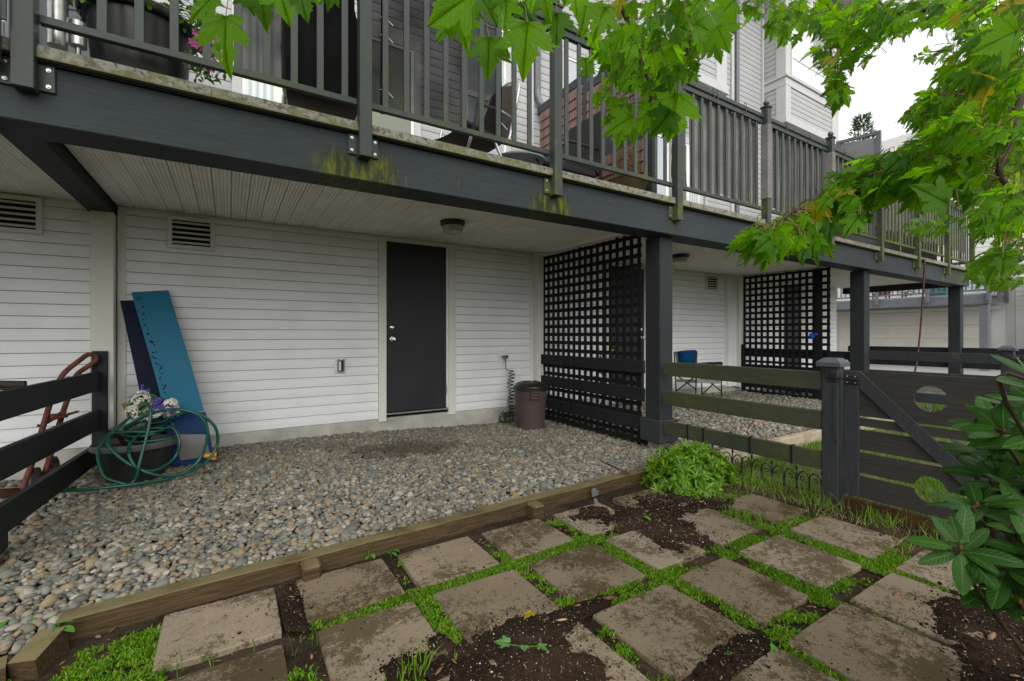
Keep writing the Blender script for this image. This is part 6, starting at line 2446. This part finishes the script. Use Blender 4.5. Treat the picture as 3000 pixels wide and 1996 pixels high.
rh = thing("rhododendron", (2.5, -.12, -.14), "rhododendron with large glossy oval leaves in the right foreground before the gate", "bush")
rme = []
for s in range(5):
    V, T, U = rhodo_leaf(s)
    rme.append(np_mesh("leaf", V, T, m_rhodo, smooth=True, uv=U))
WH = [(2912, 1268, 1.10, 9), (2834, 1483, 1.05, 10), (2784, 1608, .98, 10), (2975, 1467, 1.1, 9), (2951, 1358, 1.2, 9), (2990, 1545, 1.0, 9), (2912, 1662, 1.0, 9), (2897, 1420, 1.15, 8), (3010, 1120, .95, 7), (3040, 1290, 1.0, 9), (3030, 1630, .95, 9), (2960, 1250, 1.3, 8), (2880, 1560, 1.15, 8), (2990, 1380, 1.35, 8), (3050, 1450, 1.2, 9),
      (2930, 1520, 1.3, 8), (2890, 1720, 1.05, 9), (2960, 1770, 1.0, 9), (3010, 1700, 1.1, 9), (2870, 1235, 1.25, 8), (2930, 1190, 1.2, 8), (3000, 1170, 1.1, 8), (2850, 1330, 1.3, 7), (2910, 1480, 1.15, 9), (2960, 1420, 1.25, 8), (2840, 1540, 1.2, 8), (2950, 1680, 1.1, 8), (3040, 1380, 1.1, 9), (3060, 1220, 1.2, 8), (2900, 1600, 1.3, 8), (2990, 1640, 1.2, 8), (2870, 1400, 1.2, 8), (2950, 1600, 1.05, 9), (3030, 1500, 1.05, 9), (2990, 1300, 1.05, 9), (2900, 1330, 1.25, 8), (2860, 1620, 1.15, 7), (3010, 1220, 1.25, 8), (3080, 1550, 1.1, 9)]
st_ = MB()
m_bud = plain("brown_bud", (.09, .035, .018), .6, .3)
base = Vector((2.5, -.12, -.2))
for wi, (x, y, d, n) in enumerate(WH):
    c = onD(x + 30, y, d)
    ax = (Vector((0, 0, .9)) - RV * rnd.uniform(.1, .6) - FV * rnd.uniform(.0, .5) + Vector((rnd.gauss(0, .2), rnd.gauss(0, .2), 0))).normalized()
    u = ax.orthogonal().normalized()
    w = ax.cross(u)
    st_.tube(spline([base, base.lerp(c, .45) + Vector((rnd.gauss(0, .06), rnd.gauss(0, .06), -.10)), c - ax * .07, c], 4), [.0075 - .0004 * k for k in range(13)], 6)
    MB().sphere(c + ax * .004, .0045, 8, 6, (1, 1, 1.7)).build("bud", m_bud, rh, smooth=True)
    ph = rnd.random() * 6
    for k in range(n):
        a = ph + k * 2.39996
        dirr = (u * math.cos(a) + w * math.sin(a)) + ax * rnd.uniform(-.08, .65)
        p = c + ax * rnd.uniform(-.02, .008) + dirr.normalized() * .012
        s = rnd.uniform(.056, .096)
        o = bpy.data.objects.new("leaf", rme[(k + wi) % 5])
        COL.objects.link(o)
        o.parent = rh
        o.location = p - Vector(rh.location)
        o.rotation_euler = leaf_matrix(dirr, ax + dirr.normalized() * .15 + Vector((rnd.gauss(0, .15), rnd.gauss(0, .15), 0))).to_euler()
        o.scale = (s, s, s)
st_.build("stem", plain("rhododendron_stem", (.05, .032, .02), .8, .3, 10, .3, 60), rh, smooth=True)

# ------------------------------------------------------------------ low bush by the column
m_bush = foliage_mat("bush_leaf", (.05, .17, .008), (.24, .42, .025), .35, (.28, .48, .015), .4, 0, .4)
bs = thing("bush", (3.30, 2.50, -.14), "low mounded bright green bush with narrow leaves at the foot of the column", "bush")
lv = []
sm = MB()
for k in range(430):
    a, e = rnd.uniform(0, 6.283), math.asin(rnd.uniform(.02, 1))
    kk = rnd.uniform(.72, 1.04) + .10 * fbm(math.cos(a) * 2, math.sin(a) * 2, e * 2)
    v = Vector((math.cos(a) * math.cos(e), math.sin(a) * math.cos(e), math.sin(e)))
    c = Vector((3.32 + .45 * kk * v.x, 2.48 + .30 * kk * v.y, -.13 + .31 * kk * v.z))
    ax = (v + Vector((rnd.gauss(0, .3), rnd.gauss(0, .3), .5))).normalized()
    u = ax.orthogonal().normalized()
    w = ax.cross(u)
    if k % 3 == 0:
        sm.tube([(3.3, 2.5, -.16), c], .0025, 4)
    for q in range(10):
        b = q * 2.4 + k
        dd = u * math.cos(b) + w * math.sin(b) + ax * rnd.uniform(.15, 1.0)
        lv.append((c - ax * rnd.uniform(0, .03), dd, ax + Vector((rnd.gauss(0, .2), rnd.gauss(0, .2), .2)), rnd.uniform(.045, .078)))
stuff(leaf_cloud("foliage", lv, small_leaf_mesh("b", 1, .25, m_bush, seg=4), m_bush, bs))
sm.build("stem", m_timber, bs)

# ------------------------------------------------------------------ small things on the ground
def plant(x, y, n, size, hgt, label, cat="weed", m=m_fol, base=SL, group="weeds between the pavers"):
    t = thing("weed", (x, y, -.14), label, cat, group)
    lv, s = [], MB()
    for k in range(n):
        a = rnd.uniform(0, 6.283)
        h = hgt * rnd.uniform(.5, 1)
        r = size * rnd.uniform(.2, .9)
        p = Vector((x + r * math.cos(a), y + r * math.sin(a), -.14 + h))
        s.tube([(x, y, -.145), (x + r * .3 * math.cos(a), y + r * .3 * math.sin(a), -.14 + h * .7), p], .0015, 4)
        lv.append((p, (math.cos(a), math.sin(a), -.15), (0, 0, 1), size * rnd.uniform(.7, 1.2)))
    stuff(leaf_cloud("leaves", lv, small_leaf_mesh("w", 1, .6, m), m, t))
    s.build("stem", m_fol, t)


m_weed = foliage_mat("weed_leaf", (.06, .2, .02), (.14, .36, .05), .4, (.15, .36, .03))
for (dx, dy, n, s, h, lab) in ((852, 1283, 5, .035, .05, "small bright weed with round leaves by the timber edging, left of its twin"), (900, 1275, 5, .035, .05, "small bright weed by the timber edging next to an orange chip"), (130, 1490, 7, .045, .12, "vine shoot with heart shaped leaves by the corner block"),
                               (1475, 1195, 3, .05, .08, "grassy tuft beside the half buried paver"), (1775, 1488, 5, .03, .04, "pale seedling between the mottled pavers"), (1690, 1515, 4, .03, .03, "tiny seedling in the moss in front"), (40, 1460, 6, .07, .10, "vine leaves at the left edge of the gravel"), (1715, 1450, 6, .028, .03, "clover patch in the moss near the front right"), (2120, 1335, 3, .03, .04, "small seedling under the rhododendron")):
    q = onZ(dx * K, dy * K, -.12)
    plant(q.x, q.y, n, s, h, lab, m=m_weed)


def fallen_leaf(dx, dy, size, label, m, z=ZG + .012, kind="fallen_leaf", rot=None):
    q = onZ(dx * K, dy * K, z)
    V, T, U = LEAVES[rnd.randrange(8)]
    a = rnd.uniform(0, 6.28) if rot is None else rot
    me = np_mesh(kind, V, T, m, uv=U)
    o = bpy.data.objects.new(kind, me)
    COL.objects.link(o)
    o.location = q + Vector((0, 0, .008))
    o.rotation_euler = (rnd.uniform(-.2, .2), rnd.uniform(-.2, .2), a)
    o.scale = (size,) * 3
    return tag(o, label, "leaf")


m_yel = foliage_mat("yellow_leaf", (.35, .22, .02), (.5, .36, .03), .3, (.4, .3, .02), .5, 1)
m_brn = foliage_mat("brown_leaf", (.16, .05, .012), (.24, .08, .02), .1, (.2, .08, .02), .6, 1)
m_grn = foliage_mat("fallen_green_leaf", (.08, .22, .05), (.12, .28, .07), .2, (.15, .3, .04), .5, 1)
fallen_leaf(1225, 1410, .06, "curled yellow green fallen leaf at the edge of the front soil spill", m_yel)
fallen_leaf(1568, 1308, .035, "small yellow leaf lying in the joint by the soil spill", m_yel)
fallen_leaf(1775, 1305, .03, "small orange leaf on the paver nearest the gate row", m_brn)
fallen_leaf(1365, 1133, .05, "yellowish leaf on the soil under the low bush", m_yel, -.12)
fallen_leaf(760, 1038, .05, "orange brown leaf on the gravel under the lamp", m_brn, .012)
fallen_leaf(480, 1085, .06, "rust brown leaf on the gravel near the hose", m_brn, .012)
tw_ = thing("maple_sprig", onZ(1200 * K, 1495 * K, ZG + .02), "fallen green maple sprig with three leaves on the front soil spill", "twig")
c0 = Vector(tw_.location)
MB().tube([c0 + Vector((-.03, .03, .012)), c0 + Vector((.0, 0, .012)), c0 + Vector((.07, -.04, .01))], .0018, 5).build("stalk", m_fol, tw_)
for (ox, oy, s, a) in ((-.03, .035, .062, .9), (.01, -.005, .035, 2.6), (.055, -.03, .05, 3.4)):
    V, T, U = LEAVES[3]
    o = bpy.data.objects.new("leaf", np_mesh("leaf", V, T, m_grn, uv=U))
    COL.objects.link(o)
    o.parent = tw_
    o.location = (ox, oy, .016)
    o.rotation_euler = (.1, -.1, a)
    o.scale = (s,) * 3
for (dx, dy, s, lab) in ((1372, 1140, .035, "torn grey black plastic scrap leaning on the timber edging"), (1375, 1158, .02, "smaller torn plastic scrap on the soil below the first")):
    q = onZ(dx * K, dy * K, -.11)
    o = MB().add([(q.x - s, q.y, q.z - .01), (q.x + s, q.y + .01, q.z - .005), (q.x + s * .8, q.y + .02, q.z + s * .9), (q.x + .1 * s, q.y + .03, q.z + s * 1.4), (q.x - s * .9, q.y + .02, q.z + s)], [(0, 1, 2, 3, 4)]).build("plastic_scrap", plain("scrap_plastic", (.10, .10, .11), .4), at=tuple(q))
    tag(o, lab, "scrap")

# bark pieces on the pavers and a twig on the gravel
tg = MB().tube([onZ(1385 * K, 1062 * K, -.02), onZ(1420 * K, 1078 * K, -.015), onZ(1450 * K, 1092 * K, -.03)], .007, 6).build("twig", bark, at=tuple(onZ(1420 * K, 1078 * K, -.03)))
tag(tg, "bare twig on the gravel beside the low bush", "twig")

# ------------------------------------------------------------------ across the drive
gar = thing("garage_building", (24.0, 6, -.12), "cream garage block with a railed deck above its door, across the driveway", "building")
m_cream = plain("garage_cream", (.66, .64, .57), .5, .05, 1)
MB().box(24.0, 34, -12, 16, -.12, 9.5).build("wall", m_siding_far, gar)
gd = MB().box(23.93, 23.99, 4.95, 9.9, -.12, 2.04).build("garage_door", m_cream, gar)
for k in range(4):
    MB().box(23.905, 23.929, 4.96, 9.89, -.10 + .535 * k, -.10 + .535 * k + .525, .006).build("door_panel", m_cream, gd)
rp_ = MB()
for k in range(4):
    for j in range(5):
        y = 5.15 + .95 * j
        rp_.box(23.895, 23.9045, y, y + .72, .03 + .535 * k, .03 + .535 * k + .28, .004)
stuff(rp_.build("raised_panel", m_cream, gd))
MB().box(23.90, 23.99, 4.7, 10.2, 2.045, 2.19, .01).build("door_head", m_cream, gar)
MB().box(22.0, 22.3, 4.60, 16, 2.18, 2.485, .01).build("deck_beam", m_down, gar)
MB().box(22.0, 24.0, 4.60, 16, 2.487, 2.55).build("deck_floor", m_flat, gar)
MB().box(22.05, 22.28, 4.62, 4.85, -.12, 2.178, .01).build("deck_post", m_down, gar)
bmesh_ = MB().box(-.02, .02, -.02, .02, 0, .95).mesh("deck_baluster", m_down)
for k in range(66):
    inst(bmesh_, "deck_baluster", gar, (22.02, 4.7 + .16 * k, 2.68))
for k in range(7):
    inst(bmesh_, "deck_baluster", gar, (22.2 + .26 * k, 4.62, 2.68))
pm = MB().box(-.05, .05, -.05, .05, 0, 1.5, .005).lathe([(.06, 1.5), (.07, 1.52), (.04, 1.6), (.06, 1.64), (.01, 1.7)], (0, 0, 0), 8).mesh("deck_rail_post", m_down)
for y in (4.6, 6.2, 7.75, 9.3, 10.9, 12.5):
    inst(pm, "deck_rail_post", gar, (21.94, y, 2.3))
inst(pm, "deck_rail_post", gar, (23.0, 4.55, 2.3))
inst(pm, "deck_rail_post", gar, (23.9, 4.55, 2.3))
MB().box(21.98, 22.04, 4.6, 16, 2.64, 2.69).box(21.98, 22.04, 4.6, 16, 3.62, 3.70).box(22.0, 24, 4.59, 4.65, 2.64, 2.69).box(22.0, 24, 4.59, 4.65, 3.62, 3.70).build("deck_rail", m_down, gar)
MB().box(23.95, 23.999, 4.35, 4.55, -.12, 9).build("corner_trim", m_trim_up, gar)
z = .2
sb = MB()
while z < 9:
    sb.prism([(23.999, z), (23.975, z), (23.99, z + .16), (23.999, z + .16)], 'y', -8, 4.34)
    z += .165
z = 2.6
while z < 9:
    sb.prism([(23.9985, z), (23.975, z), (23.99, z + .16), (23.9985, z + .16)], 'y', 4.56, 14)
    z += .165
stuff(sb.build("siding_boards", m_siding_far, gar))
MB().prism([(3.9, 3.25), (3.9, 3.1), (-1.0, 1.0), (-1.0, 1.15)], 'x', 22.6, 24.2).build("lean_to_roof", plain("grey_shingle", (.11, .11, .12), .9, .2, 6), gar)
MB().prism([(3.86, 3.09), (3.86, 2.75), (-1.0, .65), (-1.0, .99)], 'x', 22.62, 22.68).build("roof_board", m_trim_up, gar)
MB().box(22.7, 23.99, -8, 3.8, -.12, 1.6).build("side_wall", m_siding_far, gar)
window(23.2, 23.4, 3, 4, 23.5, (0, 1), parent=gar)
for (y, z0, w, h, m, nm, lab) in ((7.9, 2.55, .5, .55, m_rust, "deck_chair", "dark red chair on the far deck"), (7.2, 2.55, .06, 1.1, plain("bright_red", (.5, .02, .02)), "parasol", "bright red folded parasol on the far deck"), (6.1, 2.55, .5, .5, plain("teal_paint", (.03, .16, .16)), "planter_box", "teal planter box on the far deck")):
    q = thing(nm, (22.8, y, 2.55), lab, nm.replace('_', ' '))
    if nm == "parasol":
        MB().lathe([(.03, 0), (.03, .6), (.06, .62), (.16, .9), (.14, 1.0), (.02, 1.35)], (22.8, y, 2.55), 10).build("folded_cloth", m, q)
    else:
        MB().box(22.6, 23.0, y - w / 2, y + w / 2, z0 + .2, z0 + .28, .01).build("seat", m, q) if nm == "deck_chair" else MB().box(22.6, 23.0, y - w / 2, y + w / 2, z0, z0 + h, .02).build("box", m, q)
        if nm == "deck_chair":
            MB().box(22.98, 23.04, y - w / 2, y + w / 2, z0 + .28, z0 + .9, .01).build("backrest", m, q)
            lg = MB()
            for a in (22.63, 22.97):
                for b in (-w / 2 + .03, w / 2 - .03):
                    lg.box(a - .02, a + .02, y + b - .02, y + b + .02, z0, z0 + .2)
            lg.build("leg", m, q)
shb = thing("shrub", (22.6, 7.0, 2.5), "round green potted shrub on the far deck", "shrub")
lv = []
for k in range(300):
    v = Vector((rnd.gauss(0, 1), rnd.gauss(0, 1), rnd.gauss(0, 1))).normalized() * .28 * rnd.uniform(.7, 1)
    lv.append((Vector((22.6, 7.0, 2.95)) + v, v + Vector((0, 0, .1)), (0, 0, 1), .1))
stuff(leaf_cloud("foliage", lv, SL, m_fol, shb))

fh = thing("far_house", (31, 3, 0), "tall house with a grey hipped roof behind the maple leaves", "building")
MB().box(35, 46, -6, 10.5, -.12, 12.0).build("wall", m_siding_up, fh)
MB().add([(34.5, -6.5, 12), (46.5, -6.5, 12), (46.5, 11.0, 12), (34.5, 11.0, 12), (40.5, -.5, 16.5), (40.5, 5.5, 16.5)], [(0, 1, 4), (1, 2, 5, 4), (2, 3, 5), (3, 0, 4, 5), (3, 2, 1, 0)]).build("roof", plain("slate_shingles", (.12, .12, .135), .85, .2, 3), fh)

# ------------------------------------------------------------------ unseen hedges, added behind the camera to trim low sky light
m_hedge = foliage_mat("hedge_foliage", (.025, .075, .012), (.06, .13, .02), .25, (.08, .16, .015))
HB = small_leaf_mesh("h", 1, .5, m_hedge, seg=2)
for (hx0, hx1, hy, hh, lab) in ((-9.0, -2.2, -6.0, 1.25, "added unseen hedge trimming low sky light behind the photographer, left half"), (-2.2, 5.6, -6.4, 1.35, "added unseen hedge trimming low sky light behind the photographer, right half")):
    hd = thing("hedge", ((hx0 + hx1) / 2, hy, -.15), lab, "hedge", "added hedges trimming the low sky light")
    MB().box(hx0 + .1, hx1 - .1, hy - .7, hy - .15, -.2, hh - .15, .2).build("hedge_core", plain("hedge_shade", (.02, .035, .012), .9, .3, 6), hd)
    lv = []
    for k in range(3000):
        x = rnd.uniform(hx0, hx1)
        z = rnd.uniform(-.1, hh)
        y = hy + .12 * fbm(x * 1.5, z * 1.5) + rnd.uniform(-.12, .12)
        lv.append(((x, y, z), (rnd.gauss(0, 1), 1, rnd.gauss(0, .8)), (rnd.gauss(0, .5), .8, rnd.gauss(.5, .5)), rnd.uniform(.08, .16)))
    stuff(leaf_cloud("foliage", lv, HB, m_hedge, hd))
